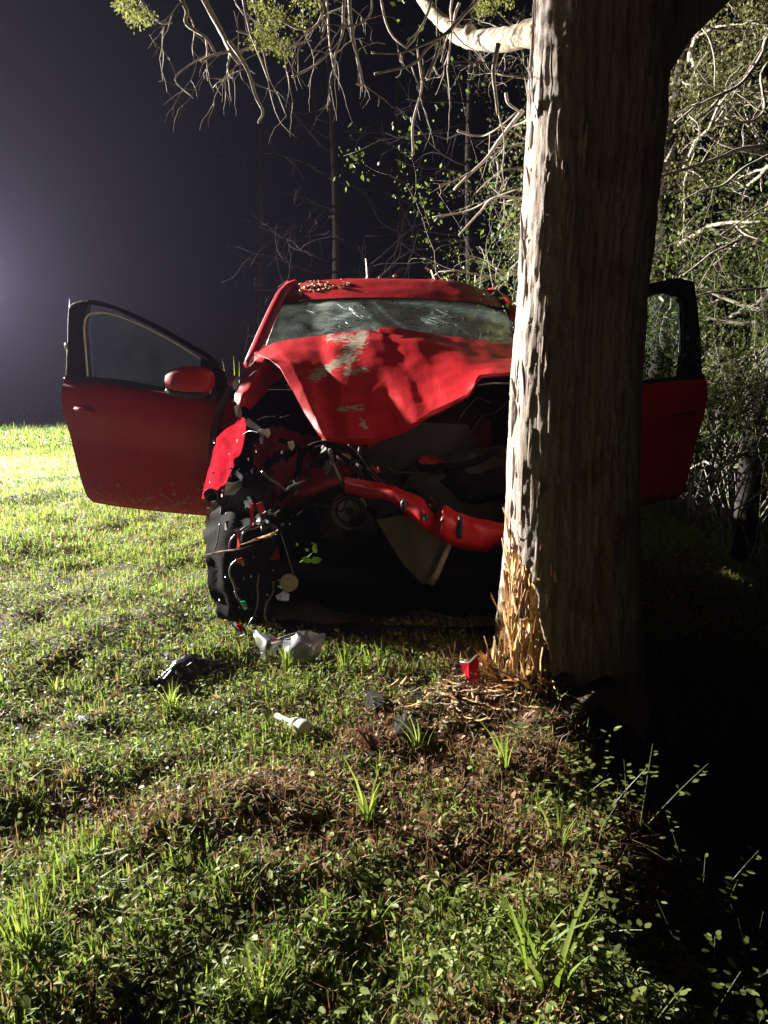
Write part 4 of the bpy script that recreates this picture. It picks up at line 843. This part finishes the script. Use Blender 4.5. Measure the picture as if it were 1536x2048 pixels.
# thick pale left branch
k = MB(); pxbranch(k, [(1085, 60, 2.62), (1035, 72, 2.72), (985, 82, 2.88), (945, 80, 3.02), (915, 68, 3.12), (885, 40, 3.22), (850, 4, 3.34), (815, -60, 3.5)], .042, .020, 10, 6, .01)
k.blob(at(940, 62, 3.0), (.026, .024, .02), 6, 8, .4, 3); k.build('branch', BRANCH, tree, True)
k = MB(); tips = []
LT = [([(458, 80, 2.9), (475, 107, 2.9), (494, 144, 2.9), (510, 187, 2.9), (526, 224, 2.9), (515, 246, 2.88)], .008), ([(700, -40, 2.7), (703, 43, 2.7), (710, 96, 2.7), (723, 165, 2.7), (712, 168, 2.68)], .007),
      ([(690, -30, 2.8), (688, 30, 2.8), (686, 69, 2.8), (672, 107, 2.8), (670, 149, 2.8)], .006), ([(970, -20, 2.6), (902, 59, 2.6), (854, 96, 2.6), (822, 128, 2.58), (747, 149, 2.56)], .0065),
      ([(902, 62, 2.5), (854, 85, 2.5), (800, 107, 2.5), (742, 107, 2.5)], .005), ([(1048, 222, 2.8), (1010, 265, 2.85), (977, 310, 2.9), (945, 340, 2.9), (907, 382, 2.95)], .008),
      ([(1045, 400, 2.9), (987, 395, 2.95), (961, 422, 3.0), (918, 470, 3.0)], .006), ([(345, -30, 3.0), (373, 20, 3.0), (373, 48, 3.0), (411, 75, 3.0), (432, 107, 3.0)], .009),
      ([(400, 123, 3.0), (432, 109, 3.0), (496, 99, 3.0), (571, 93, 3.0), (624, 80, 3.0)], .005), ([(475, 59, 2.9), (518, 72, 2.9), (571, 85, 2.9)], .005), ([(560, 40, 2.85), (600, 55, 2.85), (634, 50, 2.85), (655, -10, 2.85)], .005),
      ([(582, 155, 2.8), (640, 123, 2.8), (683, 80, 2.8)], .004), ([(854, 157, 2.6), (875, 107, 2.6), (881, 70, 2.6)], .007), ([(999, 86, 2.5), (987, 155, 2.55), (995, 230, 2.6)], .008), ([(1012, 185, 2.7), (1018, 205, 2.7), (1041, 222, 2.7)], .006),
      ([(827, 310, 3.2), (827, 240, 3.2), (843, 171, 3.1), (835, 90, 3.0)], .006), ([(913, 262, 3.2), (955, 272, 3.2), (987, 262, 3.1), (1035, 220, 3.0)], .005), ([(865, 438, 3.3), (930, 425, 3.3), (977, 400, 3.2), (1040, 375, 3.1)], .005),
      ([(400, -20, 3.1), (440, 60, 3.1), (465, 110, 3.0), (480, 130, 3.0)], .012), ([(420, 105, 3.1), (380, 130, 3.1), (350, 160, 3.1), (385, 195, 3.1)], .004), ([(620, -30, 2.7), (650, 20, 2.7), (640, 90, 2.7)], .006), ([(760, -30, 2.9), (780, 60, 2.9), (830, 110, 2.9)], .005),
      ([(270, -30, 3.1), (295, 20, 3.1), (320, 45, 3.1), (345, 45, 3.1)], .006), ([(500, -40, 2.8), (512, 20, 2.8), (522, 50, 2.8)], .008), ([(745, -20, 2.6), (740, 30, 2.6), (700, 55, 2.6), (655, 50, 2.6)], .004)]
for pts, r_ in LT:
    P = pxbranch(k, pts, r_, r_*.55, 5)
    for j in range(3, len(P)-1, 3):
        if random.random() < .42: twigs(k, P[j], Vector((random.uniform(-1, .4), random.uniform(-.3, .6), random.uniform(-.9, .5))), random.uniform(.06, .26), r_*.42, 1, tips, .2)
for j in range(9):
    p = at(random.uniform(290, 1040), random.uniform(-60, 30), random.uniform(2.5, 3.4)); twigs(k, p, Vector((random.uniform(-.8, .5), random.uniform(-.3, .5), random.uniform(-1.1, -.1))), random.uniform(.15, .42), random.uniform(.003, .006), 1, tips, .3)
k.build('dead_twigs', TWIG, tree, True)['kind'] = 'stuff'
def sprays(centers, n_each, rad_, size, parent, mname, m, tmin=0., tmax=1., label=None):
    """cedar-like foliage: many short leafy strands round each centre"""
    cs = np.repeat(np.array([tuple(c) for c in centers]), n_each, axis=0); n = len(cs)
    off = RNG.normal(size=(n, 3))*rad_; cs = cs+off
    d = off/(np.linalg.norm(off, axis=1, keepdims=True)+1e-6)+RNG.normal(size=(n, 3))*.6; d /= np.linalg.norm(d, axis=1, keepdims=True)
    s_ = np.cross(d, RNG.normal(size=(n, 3))); s_ /= np.linalg.norm(s_, axis=1, keepdims=True)
    L_ = RNG.uniform(.5, 1.4, n)[:, None]*size; w_ = L_*RNG.uniform(.22, .42, n)[:, None]
    V_ = np.stack([cs, cs+d*L_*.45+s_*w_, cs+d*L_, cs+d*L_*.45-s_*w_], 1).reshape(-1, 3); i = np.arange(n)[:, None]*4
    t_ = np.repeat(tmin+(tmax-tmin)*np.clip(RNG.random(n)*.7+np.repeat(RNG.random(len(centers)), n_each)*.4, 0, 1), 4)
    return npmesh(mname, V_, i+np.array([[0, 1, 2, 3]]), mat=m, tint=t_, parent=parent)
cs = [at(px+random.gauss(0, 12), py+random.gauss(0, 10), random.uniform(2.7, 3.1)) for px, py, n in ((255, 8, 9), (280, 24, 7), (540, 45, 10), (525, 78, 7), (568, 98, 6), (600, 45, 2), (595, 4, 3), (520, 0, 4), (965, 8, 4), (1000, 2, 5), (650, 12, 2)) for _ in range(n)]
f = sprays(cs, 60, .012, .010, tree, 'foliage', leafmat('bright_cedar_sprays', [(0, (.07, .09, .02)), (.5, (.17, .19, .04)), (1, (.30, .30, .08))], .4, .6)); f['kind'] = 'stuff'
# exposed root
k = MB(); k.tube([Vector((.62, 2.43, .06)), at(1000, 1410, 2.42), at(985, 1450, 2.34), at(962, 1485, 2.27)], [.05, .032, .026, .014], 9, .8, .2); k.build('root', BARK, tree, True)
k = MB(); k.tube([Vector((.75, 2.42, .05)), at(1120, 1440, 2.30), at(1170, 1500, 2.2)], [.06, .04, .02], 9, .8, .2); k.build('root', BARK, tree, True)

# ================================================================== TREES AND SHRUBS BEHIND
def back_tree(name, x, y_, h_, r_, label, nb=16, bl=1.4, fol=0, lean=0, m=DIMWOOD, z0=None, group=None, b0=.15, side=None, lsize=.03, leaf=CEDAR, bz=1.0):
    z0 = gz(x, y_)-.05 if z0 is None else z0
    e = empty(name, (x, y_, z0), label, 'tree', group); k = MB(); P = []
    for i in range(9):
        t_ = i/8; P.append(Vector((x+lean*t_+.06*math.sin(t_*5+x), y_, z0+h_*t_)))
    k.tube(P, [r_*(1-.7*i/8) for i in range(9)], 10, 1, .05); k.build('trunk', m, e, True)
    k = MB(); tips = []
    for b_ in range(nb):
        t_ = b0+(1-b0)*(b_+random.random())/nb; p = P[0].lerp(P[-1], t_); a_ = random.uniform(0, 2*math.pi) if side is None else random.gauss(side, 1.1)
        twigs(k, p, Vector((math.cos(a_), math.sin(a_), random.uniform(-.35, .4))), bl*(1.15-.6*t_)*random.uniform(.6, 1.1)*bz, r_*.22, 2, tips, .06, .6)
    k.build('branches', TWIG if fol else m, e, True)['kind'] = 'stuff'
    if fol:
        cs_ = [t__[0] for t__ in tips]; random.shuffle(cs_)
        f_ = sprays(cs_[:fol], 42, .06, lsize, e, 'foliage', leaf); f_['kind'] = 'stuff'
    return e
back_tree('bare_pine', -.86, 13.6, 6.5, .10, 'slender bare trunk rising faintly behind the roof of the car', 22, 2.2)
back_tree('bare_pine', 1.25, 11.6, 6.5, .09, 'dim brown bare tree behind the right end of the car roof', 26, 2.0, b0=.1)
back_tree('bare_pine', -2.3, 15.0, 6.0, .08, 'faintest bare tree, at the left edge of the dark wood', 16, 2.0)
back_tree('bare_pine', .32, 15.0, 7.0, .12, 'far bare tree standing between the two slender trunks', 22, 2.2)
back_tree('cedar_tree', 2.35, 6.6, 4.6, .11, 'leafy cedar with olive foliage filling the upper right corner', 44, 1.3, 700, b0=.40, side=math.pi*1.15, lsize=.030)
back_tree('cedar_tree', 3.6, 7.4, 5.0, .13, 'cedar standing furthest right behind the leafy shrubs', 34, 1.5, 500, b0=.2, side=math.pi, lsize=.028)
back_tree('cedar_tree', 1.7, 8.6, 4.6, .10, 'thin cedar seen between the trunk and the dim bare tree', 26, 1.4, 90, b0=.3, leaf=leafmat('dim_cedar_foliage', [(0, (.015, .015, .006)), (1, (.04, .035, .014))], .3, .7), lsize=.025)  # darker copy of the cedar foliage, its dimness put into the colour

def shrub(x, y_, h_, wd, label, nst=14, nleaf=300, ls=.05, group=None, zoff=0):
    z0 = gz(x, y_)-.03+zoff; e = empty('shrub', (x, y_, z0), label, 'shrub', group); k = MB(); tips = []
    for s_ in range(nst):
        a_ = random.uniform(0, 6.28); r_ = wd*.25*random.random(); p = Vector((x+math.cos(a_)*r_, y_+math.sin(a_)*r_, z0))
        twigs(k, p, Vector((math.cos(a_)*.45*wd, math.sin(a_)*.45*wd, 1)), h_*random.uniform(.6, 1.1), .009, 2, tips, -.12, .55)
    k.build('stems', TWIG, e, True)['kind'] = 'stuff'
    cs_ = [t__[0] for t__ in tips if t__[0].z > z0+h_*.42]; random.shuffle(cs_)
    f_ = sprays(cs_[:nleaf], 24, .07, ls*.72, e, 'leaves', SHRUB); f_['kind'] = 'stuff'
    return e
shrub(2.35, 5.9, 2.3, 1.0, 'bright green leafy shrub right behind the open right-hand door', 20, 420, .040)
shrub(3.0, 6.3, 2.5, 1.1, 'tall leafy shrub at the right edge of the picture', 20, 420, .042)
shrub(1.95, 7.2, 2.2, .9, 'leafy shrub seen through the window of the right-hand door', 18, 320, .042)
shrub(1.22, 8.0, 1.75, .5, 'dark green leafy shrub rising behind the roof left of the trunk', 14, 150, .045)
shrub(3.9, 8.2, 2.6, 1.3, 'shrub furthest back on the right under the cedar', 18, 360, .045)
shrub(-1.3, 14.5, 1.6, 1.1, 'small faint bush alone in the dark field', 10, 60, .05)
# hanging pale dead branches at the right
k = MB(); tips = []
e = empty('dead_branch', at(1536, 90, 4.3), 'pale dead cedar bough hanging into the right edge with curved grey twigs', 'branch')
for pts, r_ in (([(1600, 20, 4.3), (1536, 75, 4.2), (1522, 112, 4.2), (1485, 165, 4.15), (1440, 191, 4.1), (1391, 214, 4.1), (1350, 246, 4.1)], .012), ([(1447, 189, 4.1), (1417, 221, 4.1), (1384, 246, 4.05)], .008),
                ([(1560, 100, 4.2), (1522, 150, 4.2), (1530, 215, 4.2), (1496, 244, 4.2), (1451, 234, 4.2)], .009), ([(1390, 40, 4.3), (1420, 80, 4.3), (1430, 130, 4.3), (1430, 180, 4.3)], .006), ([(1365, 0, 4.3), (1345, 70, 4.3), (1336, 120, 4.3), (1345, 148, 4.3)], .007), ([(1300, -20, 4.3), (1400, 50, 4.3), (1500, 60, 4.3)], .007)):
    P = pxbranch(k, pts, r_, r_*.5, 5)
    for j in range(3, len(P)-2, 4): twigs(k, P[j], Vector((random.uniform(-1, 0), random.uniform(-.2, .4), random.uniform(-.8, .5))), random.uniform(.1, .3), r_*.35, 1, tips, .1)
k.build('twigs', TWIG, e, True)
k = MB(); tips = []
e = empty('dead_branch', at(1536, 290, 4.6), 'straight pale dead branch with its snapped end pointing at the trunk', 'branch')
for pts, r_ in (([(1600, 280, 4.6), (1522, 292, 4.5), (1477, 300, 4.5), (1429, 319, 4.5), (1372, 337, 4.45), (1320, 352, 4.4)], .013), ([(1560, 300, 4.6), (1485, 337, 4.5), (1447, 371, 4.5), (1410, 379, 4.5), (1365, 401, 4.5)], .009), ([(1400, 330, 4.5), (1420, 300, 4.5), (1440, 285, 4.5)], .004),
                ([(1480, 480, 4.9), (1425, 506, 4.8), (1395, 529, 4.8), (1365, 551, 4.8)], .008), ([(1540, 575, 4.8), (1460, 582, 4.8), (1420, 585, 4.8), (1388, 592, 4.8)], .007), ([(1560, 400, 4.7), (1500, 430, 4.7), (1440, 470, 4.7)], .006)):
    P = pxbranch(k, pts, r_, r_*.6, 5)
    for j in range(4, len(P)-2, 5): twigs(k, P[j], Vector((random.uniform(-1, .3), random.uniform(-.2, .3), random.uniform(-.6, .8))), random.uniform(.08, .25), r_*.3, 1, tips, .0)
k.build('twigs', TWIG, e, True)

# ================================================================== DEBRIS AND PLANTS ON THE GROUND
def ongr(px, py):                                      # point of the ground seen at a pixel
    d = at(px, py, 1)-CAM; t_ = .5
    while t_ < 40:
        p = CAM+d*t_
        if p.z < gz(p.x, p.y): return p
        t_ += .01
    return CAM+d*t_
def gp(px, py, dz=0.):
    p = ongr(px, py); return Vector((p.x, p.y, p.z+dz))
# silver bumper piece
e = empty('bumper_fragment', gp(575, 1335), 'silver and grey broken bumper corner lying under the nose of the car', 'car debris')
sheet('silver_skin', [[(560, 1276, 2.84), (590, 1270, 2.82), (620, 1266, 2.82), (650, 1270, 2.85)], [(566, 1294, 2.78), (592, 1292, 2.76), (622, 1290, 2.76), (642, 1290, 2.80)], [(560, 1310, 2.76), (590, 1312, 2.74), (620, 1314, 2.74), (640, 1306, 2.78)], [(556, 1326, 2.76), (588, 1328, 2.74), (618, 1330, 2.74), (636, 1320, 2.78)]], SILVER, e, .004, 5, .02, 12, ragged=.008, sharp=.3)
sheet('chrome_spike', [[(502, 1260, 2.90), (512, 1260, 2.88), (522, 1268, 2.88)], [(514, 1288, 2.85), (532, 1286, 2.80), (560, 1278, 2.82)], [(520, 1308, 2.83), (536, 1316, 2.78), (552, 1306, 2.80)], [(528, 1328, 2.82), (538, 1330, 2.80), (546, 1320, 2.80)]], CHROME, e, .004, 5, .012, 14, ragged=.006)
k = MB(); k.tube([at(530, 1290, 2.83), at(566, 1274, 2.83), at(600, 1264, 2.85), at(625, 1262, 2.86)], .004, 5); k.tube([at(640, 1328, 2.75), at(655, 1316, 2.76), at(672, 1320, 2.76), at(665, 1330, 2.74), at(645, 1334, 2.74)], .004, 5); k.build('wire_clip', STEEL, e, True)
e = empty('lamp_fragment', gp(478, 1280), 'dark splinter of tail lamp with a red corner left of the silver bumper piece', 'car debris')
sheet('black_edge', [[(462, 1248, 3.05), (474, 1246, 3.05), (486, 1254, 3.05)], [(476, 1266, 3.02), (488, 1264, 3.0), (500, 1270, 3.0)], [(488, 1288, 3.0), (498, 1284, 2.98), (508, 1286, 2.98)]], BLACK, e, .006, 4, .01, 15)
k = MB(); k.prism([at(472, 1250, 3.0), at(482, 1248, 3.0), at(492, 1262, 2.99), at(482, 1264, 2.99)], (0, .008, 0)); k.build('red_lens', REDPL, e)
# black panels on the grass
def ground_plate(name, pts, label, m, hgt_=.02, th=.006, cr=.02):
    c_ = np.mean([tuple(gp(*p)) for p in pts], axis=0); k = MB(); P = []
    for i, p in enumerate(pts):
        q_ = gp(*p); q_.z += hgt_*(.4+.9*random.random())+cr*.6*random.random(); P.append(q_)
    cc = Vector(c_)+Vector((0, 0, hgt_+cr*.3)); n = len(P); top = P+[cc]; bot = [p-Vector((0, 0, th)) for p in top]
    f_ = [(i, (i+1) % n, n) for i in range(n)]+[((i+1) % n+n+1, i+n+1, 2*n+1) for i in range(n)]+[(i+n+1, (i+1) % n+n+1, (i+1) % n, i) for i in range(n)]
    k.add(top+bot, f_); o = k.build(name, m); return tag(o, label, 'car debris')
e = empty('torn_underbody_cover', gp(370, 1375), 'flat black torn plastic panel lying on the grass left of the wreck', 'car debris')
sheet('panel', [[tuple(gp(340, 1352, .03)), tuple(gp(365, 1338, .05)), tuple(gp(400, 1336, .05)), tuple(gp(420, 1345, .04))], [tuple(gp(318, 1372, .03)), tuple(gp(352, 1364, .055)), tuple(gp(395, 1358, .06)), tuple(gp(450, 1352, .06))],
                [tuple(gp(288, 1396, .012)), tuple(gp(330, 1394, .03)), tuple(gp(380, 1382, .04)), tuple(gp(448, 1364, .05))]], GLOSSBLACK, e, .005, 6, .025, 14, world=True, ragged=.014, back=(0, 0, -1), sharp=.3)
k = MB()
for p, q_ in (((330, 1386), (345, 1375)), ((365, 1366), (385, 1360)), ((400, 1350), (425, 1347))): k.tube([gp(*p, .05), gp(*q_, .062)], .007, 5)
k.build('rib', BLACK, e)
ground_plate('plastic_scrap', [(150, 1448), (160, 1440), (180, 1438), (176, 1452)], 'small black plastic scrap in the grass at far left', BLACK, .012)
ground_plate('plastic_scrap', [(715, 1490), (722, 1476), (752, 1482), (770, 1500), (740, 1512)], 'dark red-brown plastic scrap lying right of the white bulb holder', mat('dark_red_plastic', (.14, .02, .02), (.06, .012, .012), .5, 40, bmp=.3), .03)
ground_plate('plastic_scrap', [(785, 1452), (812, 1446), (832, 1458), (828, 1490), (792, 1492)], 'black plastic piece half hidden by grass in front of the trunk', BLACK, .035)
ground_plate('plastic_scrap', [(735, 1400), (762, 1404), (770, 1432), (740, 1438), (730, 1420)], 'dark lump of torn underbody plastic above the red-brown scrap', BLACK, .03)
ground_plate('plastic_scrap', [(818, 1392), (838, 1394), (850, 1408), (826, 1412)], 'little black scrap among the wood chips beside the trunk', BLACK, .02)
# white bulb holder
e = empty('white_bulb_holder', gp(600, 1490), 'white plastic bulb holder with a narrow neck lying on the grass', 'car debris')
A = gp(554, 1452, .035); B = gp(612, 1482, .035); ax = (B-A); L_ = ax.length; k = MB()
k.lathe([(.001, 0), (.010, 0), (.011, .01), (.010, .02), (.010, L_*.42), (.013, L_*.46), (.020, L_*.55), (.022, L_*.62), (.022, L_*.78), (.028, L_*.80), (.030, L_*.92), (.027, L_*.98), (.012, L_*1.0), (0, L_*1.0)], A, ax, 20); k.build('body', WHITE, e, True, 50)
k = MB(); k.lathe([(.0235, L_*.64), (.026, L_*.66), (.026, L_*.70), (.0235, L_*.72)], A, ax, 20); k.build('collar', WHITE, e, True, 50)
# red fragment standing by the trunk
e = empty('red_lens_fragment', gp(945, 1372), 'shiny red upright plastic fragment standing against the base of the trunk', 'car debris')
k = MB(); k.prism([at(921, 1324, 2.49), at(937, 1328, 2.47), at(955, 1310, 2.50), at(960, 1343, 2.47), at(962, 1370, 2.45), at(938, 1364, 2.44), at(926, 1350, 2.47)], (0, .012, 0)); k.build('lens', REDPL, e)
k = MB(); k.tube([at(921, 1323, 2.48), at(937, 1327, 2.46), at(955, 1309, 2.49)], .003, 5); k.build('broken_rim', CRACK, e, True)
# wood chips, each its own
def chip(px, py, L_, w_, label, grp=None, m=WOOD, dz=.015):
    c_ = gp(px, py, dz); a_ = random.uniform(0, 6.28); k = MB(); d = Vector((math.cos(a_), math.sin(a_)*.7, random.uniform(-.1, .35))).normalized(); s_ = d.cross(Vector((0, 0, 1))).normalized(); u_ = s_.cross(d)
    P = []
    for i, (t_, ww) in enumerate(((-.5, .15), (-.25, .9), (.1, 1), (.35, .7), (.5, .1))): P.append((c_+d*L_*t_+u_*L_*.05*math.sin(i*2.), ww*w_*.5))
    k.tube([p[0] for p in P], [p[1] for p in P], 5, .4, .3); o = k.build('wood_chip', m); o.data.transform(Matrix.Translation(-c_)); o.location = c_; tag(o, label, 'wood chip', grp)
for k_ in range(130):
    px = random.gauss(930, 75); py = random.gauss(1412, 32)
    if py < 1368 or px > 1075 or px < 700: continue
    mm_ = random.choice([WOOD, WOOD, BARKCH, BARK]); sd_ = 'left of' if px < 930 else 'right beside'
    nm_ = {WOOD: 'pale torn cedar wood chip', BARKCH: 'reddish inner bark chip', BARK: 'grey bark flake'}[mm_]
    chip(px, py, random.uniform(.025, .10), random.uniform(.006, .016), '%s on the soil %s the trunk base' % (nm_, sd_), '%ss %s the trunk base' % (nm_, sd_), mm_, random.uniform(.01, .04))
chip(885, 1395, .14, .03, 'largest orange splinter lying flat in front of the red fragment'); chip(960, 1392, .15, .022, 'long pale splinter leaning at the left foot of the trunk'); chip(850, 1460, .10, .018, 'tan splinter lying beside the black plastic in front of trunk')
for k_ in range(40):
    px, py = random.uniform(30, 1000), random.uniform(1420, 1980)
    chip(px, py, random.uniform(.02, .05), random.uniform(.008, .02), 'curled dead brown leaf or bark scrap lying loose in the foreground grass', 'brown scraps in the foreground grass', random.choice([BARKCH, mat('dead_leaf', (.25, .14, .08), (.14, .07, .04), .8, 50)]) if k_ < 2 else BARKCH)
# pale flecks of glass in the grass
gl = []
k = MB()
for i in range(120):
    px, py = random.uniform(20, 950), random.uniform(1300, 1950)
    if random.random() < .5: py = random.uniform(1330, 1520)
    p = gp(px, py, random.uniform(.02, .045)); s_ = random.uniform(.002, .006); k.blob(p, (s_*1.3, s_, s_*.6), 2, 4, .5, i)
tag(k.build('glass_crumbs', CRACK), 'crumbs of broken glass glinting in the foreground grass', 'broken glass', kind='stuff')
# grass tufts in front of the wreck and other bold blades, each a plant of its own
def tuft(c, n, h_, w_, spread_, label, cat='grass tuft', name='grass_tuft', tint=(.5, 1.), grp=None, dirs=None, bend=.5):
    e = empty(name, c, label, cat, grp); vs = []; fs = []; tn = []
    for i in range(n):
        a_ = random.uniform(0, 6.28) if dirs is None else random.choice(dirs)+random.gauss(0, .25); d = Vector((math.cos(a_), math.sin(a_), 0)); s_ = Vector((-d.y, d.x, 0))*1.0+d*random.uniform(-.5, .5); s_.normalize()
        hh = h_*random.uniform(.55, 1.1); ww = w_*random.uniform(.6, 1.1); b_ = bend*random.uniform(.3, 1.2); p = Vector(c)+d*spread_*random.random()*.4; tt = random.uniform(*tint)
        m_ = len(vs)
        for t_ in (0, .3, .6, .85, 1.0):
            q_ = p+Vector((0, 0, 1))*hh*(t_-.35*b_*t_*t_)+d*hh*b_*t_*t_*1.0; wq = ww*(1-t_**2.2)*.5+.0002; fold = d*ww*.12
            vs += [q_-s_*wq, q_+fold*(1-t_), q_+s_*wq]; tn += [tt]*3
        for j in range(4):
            b0_ = m_+j*3; fs += [(b0_, b0_+1, b0_+4, b0_+3), (b0_+1, b0_+2, b0_+5, b0_+4)]
    o = npmesh('blades', np.array([tuple(v) for v in vs]), np.array(fs), mat=GRASS, tint=tn, smooth=True, parent=e); o['kind'] = 'stuff'; return e
places = [(575, 1345, 9, .13, 'bright grass tuft growing in front of the silver bumper piece'), (690, 1345, 12, .15, 'tallest grass tuft at the dark edge below the nose of the car'), (735, 1342, 6, .10, 'short grass tuft right of the tall one under the nose'),
          (760, 1345, 6, .12, 'sparse grass blades catching light near the middle of the nose'), (810, 1350, 5, .10, 'thin pale blades at the dark edge left of the trunk'), (345, 1420, 12, .13, 'grass tuft growing up by the black plastic panel'), (110, 1390, 10, .13, 'leafy grass tuft at the left edge beside the black panel'),
          (840, 1510, 9, .16, 'broad bladed grass tuft in front of the black plastic scrap'), (1010, 1540, 8, .17, 'long grass blade tuft below the exposed root'), (735, 1650, 10, .17, 'broad leaning grass blades low in the middle foreground'), (750, 1850, 9, .10, 'small grass tuft in the brown thatch of the foreground'), (480, 1330, 8, .08, 'low tuft left of the silver bumper piece')]
for px, py, n, h_, lb in places: tuft(gp(px, py), n, h_, .0085, .05, lb)
tuft(gp(1100, 2000), 12, .21, .012, .12, 'large clump of long arching grass blades at the bottom right of the bank', bend=.7, tint=(.4, .95))
tuft(gp(1060, 1930), 8, .16, .0105, .06, 'smaller arching grass clump just above the large bottom clump', bend=.7, tint=(.35, .9))
tuft(gp(1120, 1700), 14, .12, .007, .06, 'grass clump on the bank edge halfway down the shadow line', bend=.6)
tuft(gp(470, 1790), 60, .07, .004, .16, 'dense bright green grass cushion in the lower left foreground', bend=.5)
tuft(gp(520, 2000), 60, .08, .005, .16, 'dense grass cushion at the very bottom edge left of centre', bend=.5)
tuft(gp(60, 1900), 50, .08, .005, .16, 'dense grass cushion at the bottom left corner', bend=.5)
tuft((-1.06, 5.6, gz(-1.06, 5.6)), 26, 1.18, .012, .22, 'tall pale grass stalks showing between the open left door and the windscreen', bend=.10, name='tall_grass', cat='tall grass')
# leafy weeds on the bank and in the dark ditch, their upper leaves in the light
def weed(c, h_, n, ls, label, spread_=.12, nst=5):
    e = empty('leafy_weed', c, label, 'weed'); k = MB(); V_ = []; F_ = []; T_ = []
    for s_ in range(nst):
        p = Vector(c)+Vector((random.gauss(0, spread_*.3), random.gauss(0, spread_*.3), 0)); d = Vector((random.gauss(0, .35), random.gauss(0, .3), 1)).normalized(); H_ = h_*random.uniform(.55, 1.05); P = [p+d*H_*t_+Vector((0, 0, -.1*H_*t_*t_)) for t_ in (0, .25, .5, .75, 1)]
        k.tube(P, [.0016, .0014, .0012, .001, .0006], 4)
        for j in range(n):
            t_ = random.uniform(.25, 1); q_ = p+d*H_*t_+Vector((0, 0, -.1*H_*t_*t_)); a_ = random.uniform(0, 6.28); dd = Vector((math.cos(a_), math.sin(a_), random.uniform(-.2, .5))).normalized(); L_ = ls*random.uniform(.6, 1.3); sd = dd.cross(Vector((0, 0, 1))).normalized(); b0_ = len(V_)
            q_ = q_+dd*ls*.5
            V_ += [tuple(v) for v in (q_, q_+dd*L_*.35+sd*L_*.3, q_+dd*L_*.8+sd*L_*.22, q_+dd*L_, q_+dd*L_*.8-sd*L_*.22, q_+dd*L_*.35-sd*L_*.3)]; F_ += [(b0_, b0_+1, b0_+2, b0_+3), (b0_+3, b0_+4, b0_+5, b0_)]; T_ += [random.random()]*6
    k.build('stems', STEMG, e)['kind'] = 'stuff'; o = npmesh('leaves', np.array(V_), np.array(F_), mat=CLOVER, tint=T_, parent=e); o['kind'] = 'stuff'
for x_, y_, h_, n_, ls, lb in ((.42, 2.06, .12, 12, .018, 'small leafy weed nearest the trunk on the edge of the bank'), (.52, 1.92, .17, 12, .019, 'leafy weed on the bank edge with a round pale leaf'), (.62, 1.80, .25, 11, .018, 'weed leaning out over the dark ditch'),
                               (.46, 1.62, .13, 10, .018, 'low weed below the leaning one on the bank'), (.78, 1.66, .34, 9, .017, 'thin weed whose tips alone catch the light in the ditch'), (.66, 1.34, .26, 10, .017, 'weed in the ditch above the bottom right corner'),
                               (.60, 1.16, .22, 14, .018, 'leafiest weed in the bottom right corner'), (.46, 1.18, .13, 12, .015, 'short weed left of the bottom right corner'), (.80, 1.42, .36, 9, .016, 'tall thin weed at the right edge of the dark ditch'), (.40, 1.38, .10, 10, .016, 'little weed beside the long arching grass clump')):
    weed((x_, y_, gz(x_, y_)), h_, n_, ls, lb)
